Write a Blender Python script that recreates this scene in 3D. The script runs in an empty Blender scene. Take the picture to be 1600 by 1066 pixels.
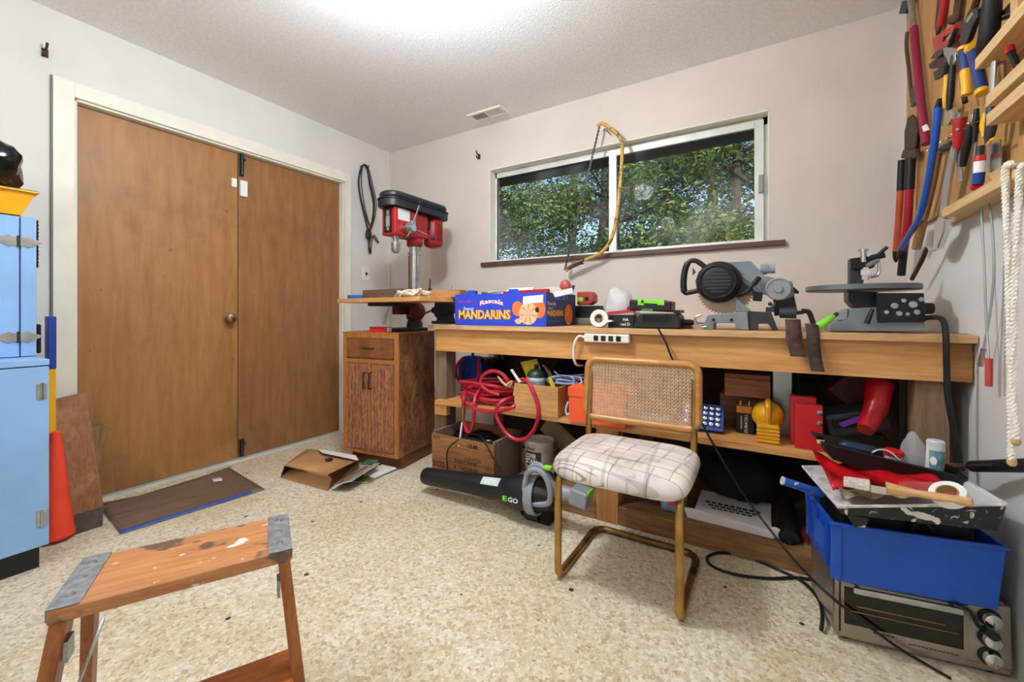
import bpy, bmesh, math, random
from mathutils import Vector, Matrix
random.seed(7)
SC = bpy.context.scene
COL = SC.collection
V = Vector

# ------------------------------------------------------------------ camera, world, sun, exposure
EYE = .976; FPX = 652.; HC, HS = .8542, .5200          # eye height, focal length in pixels, cos/sin of the camera's heading
cam_d = bpy.data.cameras.new('camera'); cam = bpy.data.objects.new('camera', cam_d); COL.objects.link(cam)
cam.location = (0, 0, EYE); cam.rotation_euler = (math.pi/2, 0, math.atan2(HS, HC))
cam_d.sensor_width = 36; cam_d.lens = FPX/1600*36; cam_d.shift_y = -44/1600; cam_d.clip_start = .02
SC.camera = cam
SC.view_settings.view_transform = 'Standard'; SC.view_settings.look = 'None'
SC.view_settings.gamma = 1; SC.view_settings.use_curve_mapping = False
SC.view_settings.exposure = .74
w = bpy.data.worlds.new('sky'); SC.world = w; w.use_nodes = True
nt = w.node_tree; bg = nt.nodes['Background']
sk = nt.nodes.new('ShaderNodeTexSky'); sk.sky_type = 'NISHITA'; sk.sun_disc = False
sk.sun_elevation = math.radians(48); sk.sun_rotation = math.radians(200)
nt.links.new(sk.outputs[0], bg.inputs[0]); bg.inputs[1].default_value = .18
sun_d = bpy.data.lights.new('sun', 'SUN'); sun_d.energy = 5.0; sun_d.angle = .01; sun_d.color = (1, .95, .84)
sun = bpy.data.objects.new('sun', sun_d); COL.objects.link(sun)
sun.rotation_euler = V((-.45, .52, -.75)).to_track_quat('-Z', 'Y').to_euler()

# ------------------------------------------------------------------ helpers
def P(x, y, X=None, Y=None, Z=None):
    """point of the room seen at photo pixel x, y on the plane X=, Y= or Z="""
    r = (x-800)/FPX; u = (489-y)/FPX
    d = V((HC*r-HS, HS*r+HC, u))
    t = X/d.x if X is not None else Y/d.y if Y is not None else (Z-EYE)/d.z
    return V((0, 0, EYE)) + d*t

def lin(h):
    h = h.lstrip('#'); o = []
    for i in (0, 2, 4):
        c = int(h[i:i+2], 16)/255
        o.append(c/12.92 if c <= .04045 else ((c+.055)/1.055)**2.4)
    return (*o, 1)

class MB:
    def __init__(s): s.v = []; s.f = []; s.mi = []; s.m = 0
    def mat(s, i): s.m = i; return s
    def add(s, vs, fs):
        b = len(s.v); s.v += [V(p) for p in vs]
        for f in fs: s.f.append([b+i for i in f]); s.mi.append(s.m)
        return s
    def hexa(s, a, b):
        return s.add(list(a)+list(b), [(3,2,1,0),(4,5,6,7),(0,1,5,4),(1,2,6,5),(2,3,7,6),(3,0,4,7)])
    def bx(s, x0, x1, y0, y1, z0, z1):
        return s.hexa([(x0,y0,z0),(x1,y0,z0),(x1,y1,z0),(x0,y1,z0)], [(x0,y0,z1),(x1,y0,z1),(x1,y1,z1),(x0,y1,z1)])
    def ob(s, c, size, R=None, rz=0, ry=0, rx=0):
        R = R or (Matrix.Rotation(rz,3,'Z') @ Matrix.Rotation(ry,3,'Y') @ Matrix.Rotation(rx,3,'X'))
        h = V(size)/2; c = V(c); q = []
        for z in (-1, 1):
            for (x, y) in ((-1,-1),(1,-1),(1,1),(-1,1)): q.append(c + R @ V((x*h.x, y*h.y, z*h.z)))
        return s.hexa(q[:4], q[4:])
    def prism(s, pts, vec):
        pts = [V(p) for p in pts]; n = len(pts); vec = V(vec)
        return s.add(pts+[p+vec for p in pts], [tuple(range(n-1,-1,-1)), tuple(range(n, 2*n))] + [(i,(i+1)%n,n+(i+1)%n,n+i) for i in range(n)])
    def tube(s, path, r, seg=8, closed=False):
        path = [V(p) for p in path]; n = len(path)
        rs = r if isinstance(r, (list, tuple)) else [r]*n
        T = []
        for i in range(n):
            a = path[(i-1)%n] if (closed or i) else path[0]; b = path[(i+1)%n] if (closed or i < n-1) else path[-1]
            t = b-a; T.append(t.normalized() if t.length > 1e-9 else V((0,0,1)))
        u = T[0].orthogonal().normalized(); vs = []
        for i in range(n):
            u = u - T[i]*u.dot(T[i])
            u = u.normalized() if u.length > 1e-6 else T[i].orthogonal().normalized()
            w_ = T[i].cross(u)
            for k in range(seg):
                a = 2*math.pi*k/seg; vs.append(path[i] + (u*math.cos(a)+w_*math.sin(a))*rs[i])
        fs = []
        for i in range(n if closed else n-1):
            j = (i+1)%n
            for k in range(seg): fs.append((i*seg+k, i*seg+(k+1)%seg, j*seg+(k+1)%seg, j*seg+k))
        if not closed: fs += [tuple(range(seg-1,-1,-1)), tuple((n-1)*seg+k for k in range(seg))]
        return s.add(vs, fs)
    def lathe(s, prof, o=(0,0,0), axis=(0,0,1), seg=20, sx=1, sy=1):
        q = V(axis).normalized().to_track_quat('Z', 'Y').to_matrix(); o = V(o); vs = []; n = len(prof)
        for r, h in prof:
            for k in range(seg):
                a = 2*math.pi*k/seg; vs.append(o + q @ V((max(r,1e-5)*math.cos(a)*sx, max(r,1e-5)*math.sin(a)*sy, h)))
        fs = [(i*seg+k, i*seg+(k+1)%seg, (i+1)*seg+(k+1)%seg, (i+1)*seg+k) for i in range(n-1) for k in range(seg)]
        return s.add(vs, fs + [tuple(range(seg-1,-1,-1)), tuple((n-1)*seg+k for k in range(seg))])
    def ring(s, prof, o, axis, seg=24):            # closed profile swept round: an open ring
        q = V(axis).normalized().to_track_quat('Z', 'Y').to_matrix(); o = V(o); vs = []; n = len(prof)
        for r, h in prof:
            for k in range(seg):
                a = 2*math.pi*k/seg; vs.append(o + q @ V((r*math.cos(a), r*math.sin(a), h)))
        return s.add(vs, [(i*seg+k, i*seg+(k+1)%seg, ((i+1)%n)*seg+(k+1)%seg, ((i+1)%n)*seg+k) for i in range(n) for k in range(seg)])
    def ball(s, c, r, seg=14, rings=8, R=None):
        r = r if isinstance(r, (tuple, list)) else (r, r, r); c = V(c); vs = []
        for i in range(rings+1):
            th = math.pi*i/rings
            for k in range(seg):
                a = 2*math.pi*k/seg
                p = V((r[0]*math.sin(th)*math.cos(a), r[1]*math.sin(th)*math.sin(a), r[2]*math.cos(th)))
                vs.append(c + (R @ p if R else p))
        return s.add(vs, [(i*seg+k, i*seg+(k+1)%seg, (i+1)*seg+(k+1)%seg, (i+1)*seg+k) for i in range(rings) for k in range(seg)])
    def grid(s, fn, nu, nv):
        vs = [fn(i/nu, j/nv) for j in range(nv+1) for i in range(nu+1)]; k = nu+1
        return s.add(vs, [(j*k+i, j*k+i+1, (j+1)*k+i+1, (j+1)*k+i) for j in range(nv) for i in range(nu)])

def spline(pts, n=6, closed=False):
    pts = [V(p) for p in pts]; out = []; m = len(pts)
    for i in range(m if closed else m-1):
        if closed: a, b, c, d = pts[(i-1)%m], pts[i], pts[(i+1)%m], pts[(i+2)%m]
        else: a, b, c, d = pts[max(i-1,0)], pts[i], pts[i+1], pts[min(i+2,m-1)]
        for k in range(n):
            t = k/n
            out.append(.5*((2*b)+(c-a)*t+(2*a-5*b+4*c-d)*t*t+(3*b-a-3*c+d)*t**3))
    if not closed: out.append(pts[-1])
    return out

INV = {}
def inv(o):
    while o is not None:
        if o.name in INV: return INV[o.name]
        o = o.parent
    return None
def tag(o, label=None, cat=None, group=None, kind=None):
    for k, v in (('label', label), ('category', cat), ('group', group), ('kind', kind)):
        if v: o[k] = v
    return o
def thing(name, label, cat, loc=(0,0,0), rz=0, group=None, local=False, mx=None, kind=None):
    o = bpy.data.objects.new(name, None); COL.objects.link(o); o.empty_display_size = .05
    M = mx or (Matrix.Translation(V(loc)) @ Matrix.Rotation(rz, 4, 'Z'))
    o.matrix_world = M; INV[o.name] = None if local else M.inverted()
    return tag(o, label, cat, group, kind)
def part(name, mb, mats, par=None, bev=0, seg=2, sub=0, angle=38, label=None, cat=None, group=None, kind=None, solid=0, wire=None):
    me = bpy.data.meshes.new(name); vs = mb.v; loc = None
    if par is not None:
        iv = inv(par)
        if iv is not None: vs = [iv @ p for p in vs]
    else:
        lo = V((min(p.x for p in vs), min(p.y for p in vs), min(p.z for p in vs))); hi = V((max(p.x for p in vs), max(p.y for p in vs), lo.z))
        loc = (lo+hi)/2; vs = [p-loc for p in vs]
    me.from_pydata([tuple(p) for p in vs], [], mb.f)
    b = bmesh.new(); b.from_mesh(me)
    bmesh.ops.remove_doubles(b, verts=b.verts, dist=2e-6) if len(vs) < 20000 else None
    bmesh.ops.recalc_face_normals(b, faces=b.faces); b.to_mesh(me); b.free()
    for m in (mats if isinstance(mats, (list, tuple)) else [mats]): me.materials.append(m)
    if len(me.polygons) == len(mb.mi): me.polygons.foreach_set('material_index', mb.mi)
    me.polygons.foreach_set('use_smooth', [True]*len(me.polygons)); me.set_sharp_from_angle(angle=math.radians(angle))
    o = bpy.data.objects.new(name, me); COL.objects.link(o)
    if par is not None: o.parent = par
    else: o.location = loc; INV[o.name] = Matrix.Translation(-loc)
    if solid: md = o.modifiers.new('solid', 'SOLIDIFY'); md.thickness = solid; md.offset = 0
    if sub: md = o.modifiers.new('sub', 'SUBSURF'); md.levels = sub; md.render_levels = sub
    if bev: md = o.modifiers.new('bevel', 'BEVEL'); md.width = bev; md.segments = seg; md.limit_method = 'ANGLE'; md.angle_limit = math.radians(35); md.harden_normals = True
    return tag(o, label, cat, group, kind)
def struct(name, mb, mats, par=None, label=None, **k):
    return part(name, mb, mats, par, kind=None if par else 'structure', label=label, **k)
def lettering(body, mat, par, o, right, up, width=None, height=None, size=.03, align='LEFT', name='lettering', shear=0, bold=0, depth=.0006, arch=0):
    cu = bpy.data.curves.new('t', 'FONT'); cu.body = body; cu.size = 1; cu.resolution_u = 2; cu.shear = shear; cu.offset = bold
    t = bpy.data.objects.new('t', cu); me = bpy.data.meshes.new_from_object(t)
    co = [v.co.copy() for v in me.vertices]; fs = [tuple(p.vertices) for p in me.polygons]
    bpy.data.objects.remove(t); bpy.data.curves.remove(cu); bpy.data.meshes.remove(me)
    if not co: return None
    x0 = min(c.x for c in co); x1 = max(c.x for c in co); y0 = min(c.y for c in co); y1 = max(c.y for c in co)
    sx = width/(x1-x0) if width else None; sy = height/(y1-y0) if height else None
    sx = sx or sy or size; sy = sy or sx
    o, right, up = V(o), V(right).normalized(), V(up).normalized(); n = right.cross(up)
    offx = {'LEFT': x0, 'CENTER': (x0+x1)/2, 'RIGHT': x1}[align]
    mb = MB(); mb.add([o + right*((c.x-offx)*sx) + up*((c.y-y0)*sy + arch*math.sin(math.pi*(c.x-x0)/(x1-x0))) + n*depth for c in co], fs)
    return part(name, mb, mat, par, angle=180)
def copy_tree(o, parent=None, name=None):
    c = o.copy(); COL.objects.link(c); c.parent = parent
    for ch in list(o.children): copy_tree(ch, c)
    return c
def fr(x0, x1, y0, y1, Y, D, z0=None):               # box whose front face on plane Y covers photo pixels x0..x1, y0..y1
    a = P(x0, (y0+y1)/2, Y=Y); b = P(x1, (y0+y1)/2, Y=Y); m = (x0+x1)/2
    return (a.x, b.x, Y, Y+D, P(m, y1, Y=Y).z if z0 is None else z0, P(m, y0, Y=Y).z)
def ptsY(px, Y): return [P(x, y, Y=Y) for x, y in px]
def ptsX(px, X): return [P(x, y, X=X) for x, y in px]

# ------------------------------------------------------------------ materials
MATS = {}
def nodes(name):
    m = bpy.data.materials.new(name); m.use_nodes = True
    n = m.node_tree.nodes; return m, n, m.node_tree.links, n['Principled BSDF']
def mat(name, col, rough=.5, metal=0, var=.06, vs=9, bump=0, bs=60, alpha=1, trans=0, coat=0, emit=0, spec=.5, ior=1.45):
    if name in MATS: return MATS[name]
    m, n, l, b = nodes(name); c = lin(col)
    b.inputs['Roughness'].default_value = rough; b.inputs['Metallic'].default_value = metal
    b.inputs['Specular IOR Level'].default_value = spec; b.inputs['IOR'].default_value = ior
    tc = n.new('ShaderNodeTexCoord')
    if var:
        t = n.new('ShaderNodeTexNoise'); t.inputs['Scale'].default_value = vs; t.inputs['Detail'].default_value = 5
        l.new(tc.outputs['Object'], t.inputs['Vector'])
        r = n.new('ShaderNodeValToRGB'); r.color_ramp.elements[0].position = .3; r.color_ramp.elements[1].position = .7
        r.color_ramp.elements[0].color = (*[max(0, x*(1-var*2.2)) for x in c[:3]], 1); r.color_ramp.elements[1].color = (*[min(1, x*(1+var)) for x in c[:3]], 1)
        l.new(t.outputs[0], r.inputs[0]); l.new(r.outputs[0], b.inputs['Base Color'])
    else: b.inputs['Base Color'].default_value = c
    if bump:
        t2 = n.new('ShaderNodeTexNoise'); t2.inputs['Scale'].default_value = bs; l.new(tc.outputs['Object'], t2.inputs['Vector'])
        bp = n.new('ShaderNodeBump'); bp.inputs['Strength'].default_value = bump; bp.inputs['Distance'].default_value = .005
        l.new(t2.outputs[0], bp.inputs['Height']); l.new(bp.outputs[0], b.inputs['Normal'])
    if alpha < 1: b.inputs['Alpha'].default_value = alpha
    if trans: b.inputs['Transmission Weight'].default_value = trans
    if coat: b.inputs['Coat Weight'].default_value = coat; b.inputs['Coat Roughness'].default_value = .1
    if emit: b.inputs['Emission Color'].default_value = c; b.inputs['Emission Strength'].default_value = emit
    MATS[name] = m; return m
def wood(name, c1, c2, axis='X', scale=1., rough=.55, stretch=14, contrast=(.35, .68), stain=None, stain_amt=.5, bump=.08, fig=0, sscale=5):
    if name in MATS: return MATS[name]
    m, n, l, b = nodes(name); b.inputs['Roughness'].default_value = rough
    tc = n.new('ShaderNodeTexCoord'); mp = n.new('ShaderNodeMapping'); s = [stretch*scale]*3; s['XYZ'.index(axis)] = scale*1.1
    mp.inputs['Scale'].default_value = s; l.new(tc.outputs['Object'], mp.inputs['Vector'])
    t = n.new('ShaderNodeTexNoise'); t.inputs['Scale'].default_value = 3; t.inputs['Detail'].default_value = 6; t.inputs['Roughness'].default_value = .65; t.inputs['Distortion'].default_value = .4+fig
    l.new(mp.outputs[0], t.inputs['Vector'])
    r = n.new('ShaderNodeValToRGB'); r.color_ramp.elements[0].position = contrast[0]; r.color_ramp.elements[1].position = contrast[1]
    r.color_ramp.elements[0].color = lin(c2); r.color_ramp.elements[1].color = lin(c1); l.new(t.outputs[0], r.inputs[0]); out = r.outputs[0]
    if fig:
        wv = n.new('ShaderNodeTexWave'); wv.inputs['Scale'].default_value = .8; wv.inputs['Distortion'].default_value = fig*6; wv.inputs['Detail'].default_value = 3; wv.inputs['Detail Scale'].default_value = 1.2
        l.new(mp.outputs[0], wv.inputs['Vector']); mx = n.new('ShaderNodeMix'); mx.data_type = 'RGBA'; mx.blend_type = 'MIX'
        r3 = n.new('ShaderNodeValToRGB'); r3.color_ramp.elements[0].position = .35; r3.color_ramp.elements[1].position = .6; r3.color_ramp.elements[0].color = lin(c2); r3.color_ramp.elements[1].color = lin(c1)
        l.new(wv.outputs[0], r3.inputs[0]); mx.inputs[0].default_value = .35; l.new(out, mx.inputs[6]); l.new(r3.outputs[0], mx.inputs[7]); out = mx.outputs[2]
    if stain:
        t3 = n.new('ShaderNodeTexNoise'); t3.inputs['Scale'].default_value = sscale; t3.inputs['Detail'].default_value = 8; t3.inputs['Roughness'].default_value = .7; l.new(tc.outputs['Object'], t3.inputs['Vector'])
        r2 = n.new('ShaderNodeValToRGB'); r2.color_ramp.elements[0].position = .5; r2.color_ramp.elements[1].position = .75; r2.color_ramp.elements[0].color = (0,0,0,1); r2.color_ramp.elements[1].color = (stain_amt,)*3+(1,)
        l.new(t3.outputs[0], r2.inputs[0]); m2 = n.new('ShaderNodeMix'); m2.data_type = 'RGBA'; l.new(r2.outputs[0], m2.inputs[0]); l.new(out, m2.inputs[6]); m2.inputs[7].default_value = lin(stain); out = m2.outputs[2]
    l.new(out, b.inputs['Base Color'])
    if bump:
        bp = n.new('ShaderNodeBump'); bp.inputs['Strength'].default_value = bump; bp.inputs['Distance'].default_value = .003; l.new(t.outputs[0], bp.inputs['Height']); l.new(bp.outputs[0], b.inputs['Normal'])
    MATS[name] = m; return m
def splat(name, base, spots, amount=.6, scale=40, rough=.5):
    """base coat with drops and smears of other paints: spots = [(colour, scale, threshold)]"""
    if name in MATS: return MATS[name]
    m, n, l, b = nodes(name); b.inputs['Roughness'].default_value = rough; tc = n.new('ShaderNodeTexCoord')
    rgb = n.new('ShaderNodeRGB'); rgb.outputs[0].default_value = lin(base); out = rgb.outputs[0]
    for i, (c, sc, th) in enumerate(spots):
        mp = n.new('ShaderNodeMapping'); mp.inputs['Location'].default_value = (i*7.3, i*3.1, i*1.7); l.new(tc.outputs['Object'], mp.inputs[0])
        t = n.new('ShaderNodeTexNoise'); t.inputs['Scale'].default_value = sc; t.inputs['Detail'].default_value = 4; t.inputs['Distortion'].default_value = 1; l.new(mp.outputs[0], t.inputs['Vector'])
        r = n.new('ShaderNodeValToRGB'); r.color_ramp.elements[0].position = th; r.color_ramp.elements[1].position = th+.03; r.color_ramp.elements[0].color = (0,0,0,1); r.color_ramp.elements[1].color = (1,1,1,1); l.new(t.outputs[0], r.inputs[0])
        x = n.new('ShaderNodeMix'); x.data_type = 'RGBA'; l.new(r.outputs[0], x.inputs[0]); l.new(out, x.inputs[6]); x.inputs[7].default_value = lin(c); out = x.outputs[2]
    l.new(out, b.inputs['Base Color']); MATS[name] = m; return m

def specks(m, sc, size, keep, col):
    n, l = m.node_tree.nodes, m.node_tree.links; b = n['Principled BSDF']; src = b.inputs['Base Color'].links[0].from_socket; tc = n.new('ShaderNodeTexCoord')
    v = n.new('ShaderNodeTexVoronoi'); v.inputs['Scale'].default_value = sc; l.new(tc.outputs['Object'], v.inputs['Vector']); ns = n.new('ShaderNodeTexNoise'); ns.inputs['Scale'].default_value = 90; l.new(tc.outputs['Object'], ns.inputs['Vector'])
    ad = n.new('ShaderNodeMath'); ad.operation = 'MULTIPLY_ADD'; ad.inputs[1].default_value = .12; l.new(ns.outputs[0], ad.inputs[0]); l.new(v.outputs['Distance'], ad.inputs[2])
    lt = n.new('ShaderNodeMath'); lt.operation = 'LESS_THAN'; lt.inputs[1].default_value = size+.06; l.new(ad.outputs[0], lt.inputs[0]); s = n.new('ShaderNodeSeparateColor'); l.new(v.outputs['Color'], s.inputs[0]); g = n.new('ShaderNodeMath'); g.operation = 'LESS_THAN'; g.inputs[1].default_value = keep; l.new(s.outputs[0], g.inputs[0])
    mu = n.new('ShaderNodeMath'); mu.operation = 'MULTIPLY'; l.new(lt.outputs[0], mu.inputs[0]); l.new(g.outputs[0], mu.inputs[1]); x = n.new('ShaderNodeMix'); x.data_type = 'RGBA'; l.new(mu.outputs[0], x.inputs[0]); l.new(src, x.inputs[6]); x.inputs[7].default_value = lin(col); l.new(x.outputs[2], b.inputs['Base Color'])
def floor_mat():
    m, n, l, b = nodes('flecked_vinyl'); b.inputs['Roughness'].default_value = .42; tc = n.new('ShaderNodeTexCoord')
    def ramp(src, el, interp='CONSTANT'):
        r = n.new('ShaderNodeValToRGB'); r.color_ramp.interpolation = interp; e = r.color_ramp.elements
        while len(e) < len(el): e.new(.5)
        for i, (p, c) in enumerate(el): e[i].position = p; e[i].color = lin(c)
        l.new(src, r.inputs[0]); return r
    ns = n.new('ShaderNodeTexNoise'); ns.inputs['Scale'].default_value = 60; l.new(tc.outputs['Object'], ns.inputs['Vector'])
    mixv = n.new('ShaderNodeMix'); mixv.data_type = 'VECTOR'; mixv.inputs[0].default_value = .015; l.new(tc.outputs['Object'], mixv.inputs[4]); l.new(ns.outputs[1], mixv.inputs[5])
    v1 = n.new('ShaderNodeTexVoronoi'); v1.inputs['Scale'].default_value = 92; l.new(mixv.outputs[1], v1.inputs['Vector'])
    sp = n.new('ShaderNodeSeparateColor'); l.new(v1.outputs['Color'], sp.inputs[0])
    r1 = ramp(sp.outputs[0], [(0, '#ac9266'), (.09, '#c4ae82'), (.24, '#d0c2a2'), (.42, '#e0d6be'), (.7, '#efe9da'), (.9, '#d6cbb0')])
    v2 = n.new('ShaderNodeTexVoronoi'); v2.inputs['Scale'].default_value = 240; l.new(tc.outputs['Object'], v2.inputs['Vector'])
    sp2 = n.new('ShaderNodeSeparateColor'); l.new(v2.outputs['Color'], sp2.inputs[0])
    r2 = ramp(sp2.outputs[1], [(0, '#957a52'), (.05, '#dad0b6'), (.6, '#ebe4d4')])
    x = n.new('ShaderNodeMix'); x.data_type = 'RGBA'; x.inputs[0].default_value = .38; l.new(r1.outputs[0], x.inputs[6]); l.new(r2.outputs[0], x.inputs[7])
    big = n.new('ShaderNodeTexNoise'); big.inputs['Scale'].default_value = 2.2; big.inputs['Detail'].default_value = 5; l.new(tc.outputs['Object'], big.inputs['Vector'])
    rb = ramp(big.outputs[0], [(.3, '#e4dccb'), (.7, '#ffffff')], 'LINEAR')
    y = n.new('ShaderNodeMix'); y.data_type = 'RGBA'; y.blend_type = 'MULTIPLY'; y.inputs[0].default_value = .8; l.new(x.outputs[2], y.inputs[6]); l.new(rb.outputs[0], y.inputs[7])
    v3 = n.new('ShaderNodeTexVoronoi'); v3.inputs['Scale'].default_value = 9; l.new(tc.outputs['Object'], v3.inputs['Vector'])
    lt = n.new('ShaderNodeMath'); lt.operation = 'LESS_THAN'; lt.inputs[1].default_value = .085; l.new(v3.outputs['Distance'], lt.inputs[0])
    sp3 = n.new('ShaderNodeSeparateColor'); l.new(v3.outputs['Color'], sp3.inputs[0]); g = n.new('ShaderNodeMath'); g.operation = 'GREATER_THAN'; g.inputs[1].default_value = .55; l.new(sp3.outputs[0], g.inputs[0])
    mu = n.new('ShaderNodeMath'); mu.operation = 'MULTIPLY'; l.new(lt.outputs[0], mu.inputs[0]); l.new(g.outputs[0], mu.inputs[1])
    z = n.new('ShaderNodeMix'); z.data_type = 'RGBA'; l.new(mu.outputs[0], z.inputs[0]); l.new(y.outputs[2], z.inputs[6]); z.inputs[7].default_value = lin('#3a3026')
    l.new(z.outputs[2], b.inputs['Base Color']); return m
def leaf_mat(name, c1, c2):
    m, n, l, b = nodes(name); g = n.new('ShaderNodeNewGeometry'); r = n.new('ShaderNodeValToRGB')
    r.color_ramp.elements[0].color = lin(c1); r.color_ramp.elements[1].color = lin(c2); l.new(g.outputs['Random Per Island'], r.inputs[0]); l.new(r.outputs[0], b.inputs['Base Color'])
    b.inputs['Roughness'].default_value = .6; tr = n.new('ShaderNodeBsdfTranslucent'); l.new(r.outputs[0], tr.inputs[0]); mx = n.new('ShaderNodeMixShader'); mx.inputs[0].default_value = .4
    l.new(b.outputs[0], mx.inputs[1]); l.new(tr.outputs[0], mx.inputs[2]); l.new(mx.outputs[0], n['Material Output'].inputs[0]); return m
def pane_mat():
    m, n, l, b = nodes('window_glass'); t = n.new('ShaderNodeBsdfTransparent'); t.inputs[0].default_value = (.93,.96,.95,1)
    gl = n.new('ShaderNodeBsdfGlossy'); gl.inputs['Roughness'].default_value = .02; d = n.new('ShaderNodeBsdfDiffuse'); d.inputs[0].default_value = (.8,.82,.8,1)
    fz = n.new('ShaderNodeFresnel'); fz.inputs[0].default_value = 1.07; mx = n.new('ShaderNodeMixShader'); l.new(fz.outputs[0], mx.inputs[0]); l.new(t.outputs[0], mx.inputs[1]); l.new(gl.outputs[0], mx.inputs[2])
    tc = n.new('ShaderNodeTexCoord'); ns = n.new('ShaderNodeTexNoise'); ns.inputs['Scale'].default_value = 3; l.new(tc.outputs['Object'], ns.inputs['Vector'])
    mr = n.new('ShaderNodeMapRange'); mr.inputs[1].default_value = .45; mr.inputs[2].default_value = .8; mr.inputs[3].default_value = .01; mr.inputs[4].default_value = .12; l.new(ns.outputs[0], mr.inputs[0])
    m2 = n.new('ShaderNodeMixShader'); l.new(mr.outputs[0], m2.inputs[0]); l.new(mx.outputs[0], m2.inputs[1]); l.new(d.outputs[0], m2.inputs[2]); l.new(m2.outputs[0], n['Material Output'].inputs[0]); return m

WALL = mat('painted_wall', '#d8ccc0', .7, var=.03, vs=3, bump=.05, bs=150)
WALL2 = mat('painted_wall_cool', '#dddad4', .7, var=.03, vs=3, bump=.05, bs=150)
CEIL = mat('popcorn_ceiling', '#f4f4f4', .9, var=.04, vs=60, bump=.6, bs=130)
WHITE = mat('white_trim', '#e6e2da', .45, var=.03)
CREAM = mat('cream_paint', '#e9e6d6', .5, var=.03)
PLYDOOR = wood('plywood_door', '#ac7c47', '#8f6230', 'Z', .9, .5, 9, (.3, .72), stain='#5e3c1e', stain_amt=.55, sscale=2.2)
PLYDOOR2 = wood('plywood_door_dull', '#9d6e42', '#80552f', 'Z', .9, .5, 9, (.3, .72), stain='#573821', stain_amt=.5, sscale=2.2)
for m_ in (WALL, WALL2): specks(m_, 7, .012, .35, '#8f857c')
for m_ in (PLYDOOR, PLYDOOR2): specks(m_, 6, .045, .3, '#7a5230'); specks(m_, 11, .03, .25, '#4d3018')
PINE = wood('pine', '#d9a366', '#bd8345', 'X', 1.2, .5)
PINEY = wood('pine_y', '#d9b582', '#c19560', 'Y', 1.2, .55)
PINEZ = wood('pine_z', '#c08a4c', '#9c6a34', 'Z', 1.2, .5)
GREYWOOD = wood('grey_wood', '#8b745c', '#6a5440', 'Z', 1.5, .75, stain='#4a3a2c', stain_amt=.6)
GREYWOODX = wood('grey_wood_x', '#a07c56', '#6f4f33', 'X', 1.5, .75, stain='#4a3524', stain_amt=.6)
DARKWOOD = wood('dark_wood', '#77553c', '#4d3423', 'X', 1.5, .7)
REDWOOD = wood('red_fir', '#a9673c', '#7c4526', 'X', 2, .55)
FIR = wood('rotary_fir', '#ad764e', '#6b3d26', 'Z', 5, .5, 3, (.42, .6), fig=1.1)
FIRTRIM = wood('fir_trim', '#b6783f', '#93582a', 'Z', 2, .45)
OAK = wood('ladder_wood', '#b5743f', '#8a4c22', 'X', 2, .4)
OAKZ = wood('ladder_wood_z', '#a9682f', '#7c431b', 'Z', 2, .4)
BLACK = mat('black_plastic', '#151516', .45, var=.1)
BLACKR = mat('black_rubber', '#0f0f10', .6, var=.1)
BLACKM = mat('black_metal', '#1c1c1e', .4, .3, var=.1)
DGREY = mat('dark_grey', '#33363a', .5, var=.1)
GREY = mat('grey_plastic', '#8f9598', .45, var=.05)
MGREY = mat('machine_grey', '#7d868b', .42, .1, var=.08)
STEEL = mat('steel', '#b9bbbc', .28, 1, var=.08, vs=30)
CHROME = mat('chrome', '#d8d8d8', .12, 1, var=.04)
RUST = mat('rusty_steel', '#5a4334', .7, .4, var=.3, vs=30)
IRON = mat('dark_iron', '#40403f', .5, .6, var=.15)
RED = mat('red_paint', '#a81a1e', .4, var=.12)
DRED = mat('dark_red', '#5d1416', .45, var=.15)
BRED = mat('bright_red', '#c8161b', .4, var=.06)
ORANGE = mat('orange_card', '#f2602f', .55, var=.04)
CONE = mat('cone_orange', '#f24a2c', .5, var=.05)
BLUE = mat('blue_bin_plastic', '#1650b4', .38, var=.05)
DBLUE = mat('deep_blue', '#1c3f94', .4, var=.08)
SKYB = mat('light_blue_paint', '#8bb4e0', .5, var=.05, vs=5)
YEL = mat('yellow_plastic', '#f2b21c', .4, var=.04)
DYEL = mat('mustard_plastic', '#d69a15', .4, var=.06)
LIME = mat('lime_plastic', '#7fd434', .4, var=.04)
PAPER = mat('white_paper', '#ecebe8', .6, var=.02)
KRAFT = mat('kraft_paper', '#b58758', .7, var=.06)
ROPE = mat('rope', '#efe9da', .8, var=.08, vs=80)
CLEARB = mat('cloudy_bag', '#e8eae8', .3, var=.02, alpha=.55)
CLEAR = mat('clear_plastic', '#dfe4e6', .15, var=0, alpha=.3)
GLASS = mat('dark_glass', '#17130e', .08, var=0)
ALU = mat('aluminium', '#a9adaf', .35, .9, var=.08)
TRIMB = mat('sill_brown', '#5d4338', .55, var=.15)
BRASS = mat('brass_tube', '#b08a4e', .3, .9, var=.15, vs=14)
CANE = mat('cane', '#e0c09a', .55, var=.1, vs=40)
# ------------------------------------------------------------------ the room
BW, LW, RW, FW, CH = 2.683, -2.94, .573, -1.5, 2.44
struct('floor', MB().bx(LW-.2, RW+.15, FW-.1, BW+.15, -.06, 0), floor_mat())
struct('ceiling', MB().bx(LW-.2, RW+.15, FW-.1, BW+.15, CH, CH+.08), CEIL)
DY0, DY1, DZ = .64, 2.195, 2.045           # door opening
struct('wall_left', MB().bx(LW-.14, LW, FW-.1, DY0, 0, CH).bx(LW-.14, LW, DY1, BW, 0, CH).bx(LW-.14, LW, DY0, DY1, DZ, CH), WALL2)
WX0, WX1, WZ0, WZ1 = -1.837, .015, 1.37, 2.088
struct('wall_back', MB().bx(LW-.14, WX0, BW, BW+.14, 0, CH).bx(WX1, RW+.14, BW, BW+.14, 0, CH).bx(WX0, WX1, BW, BW+.14, 0, WZ0).bx(WX0, WX1, BW, BW+.14, WZ1, CH), WALL)
struct('wall_right', MB().bx(RW, RW+.12, FW-.1, BW, 0, CH), WALL2)
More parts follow.
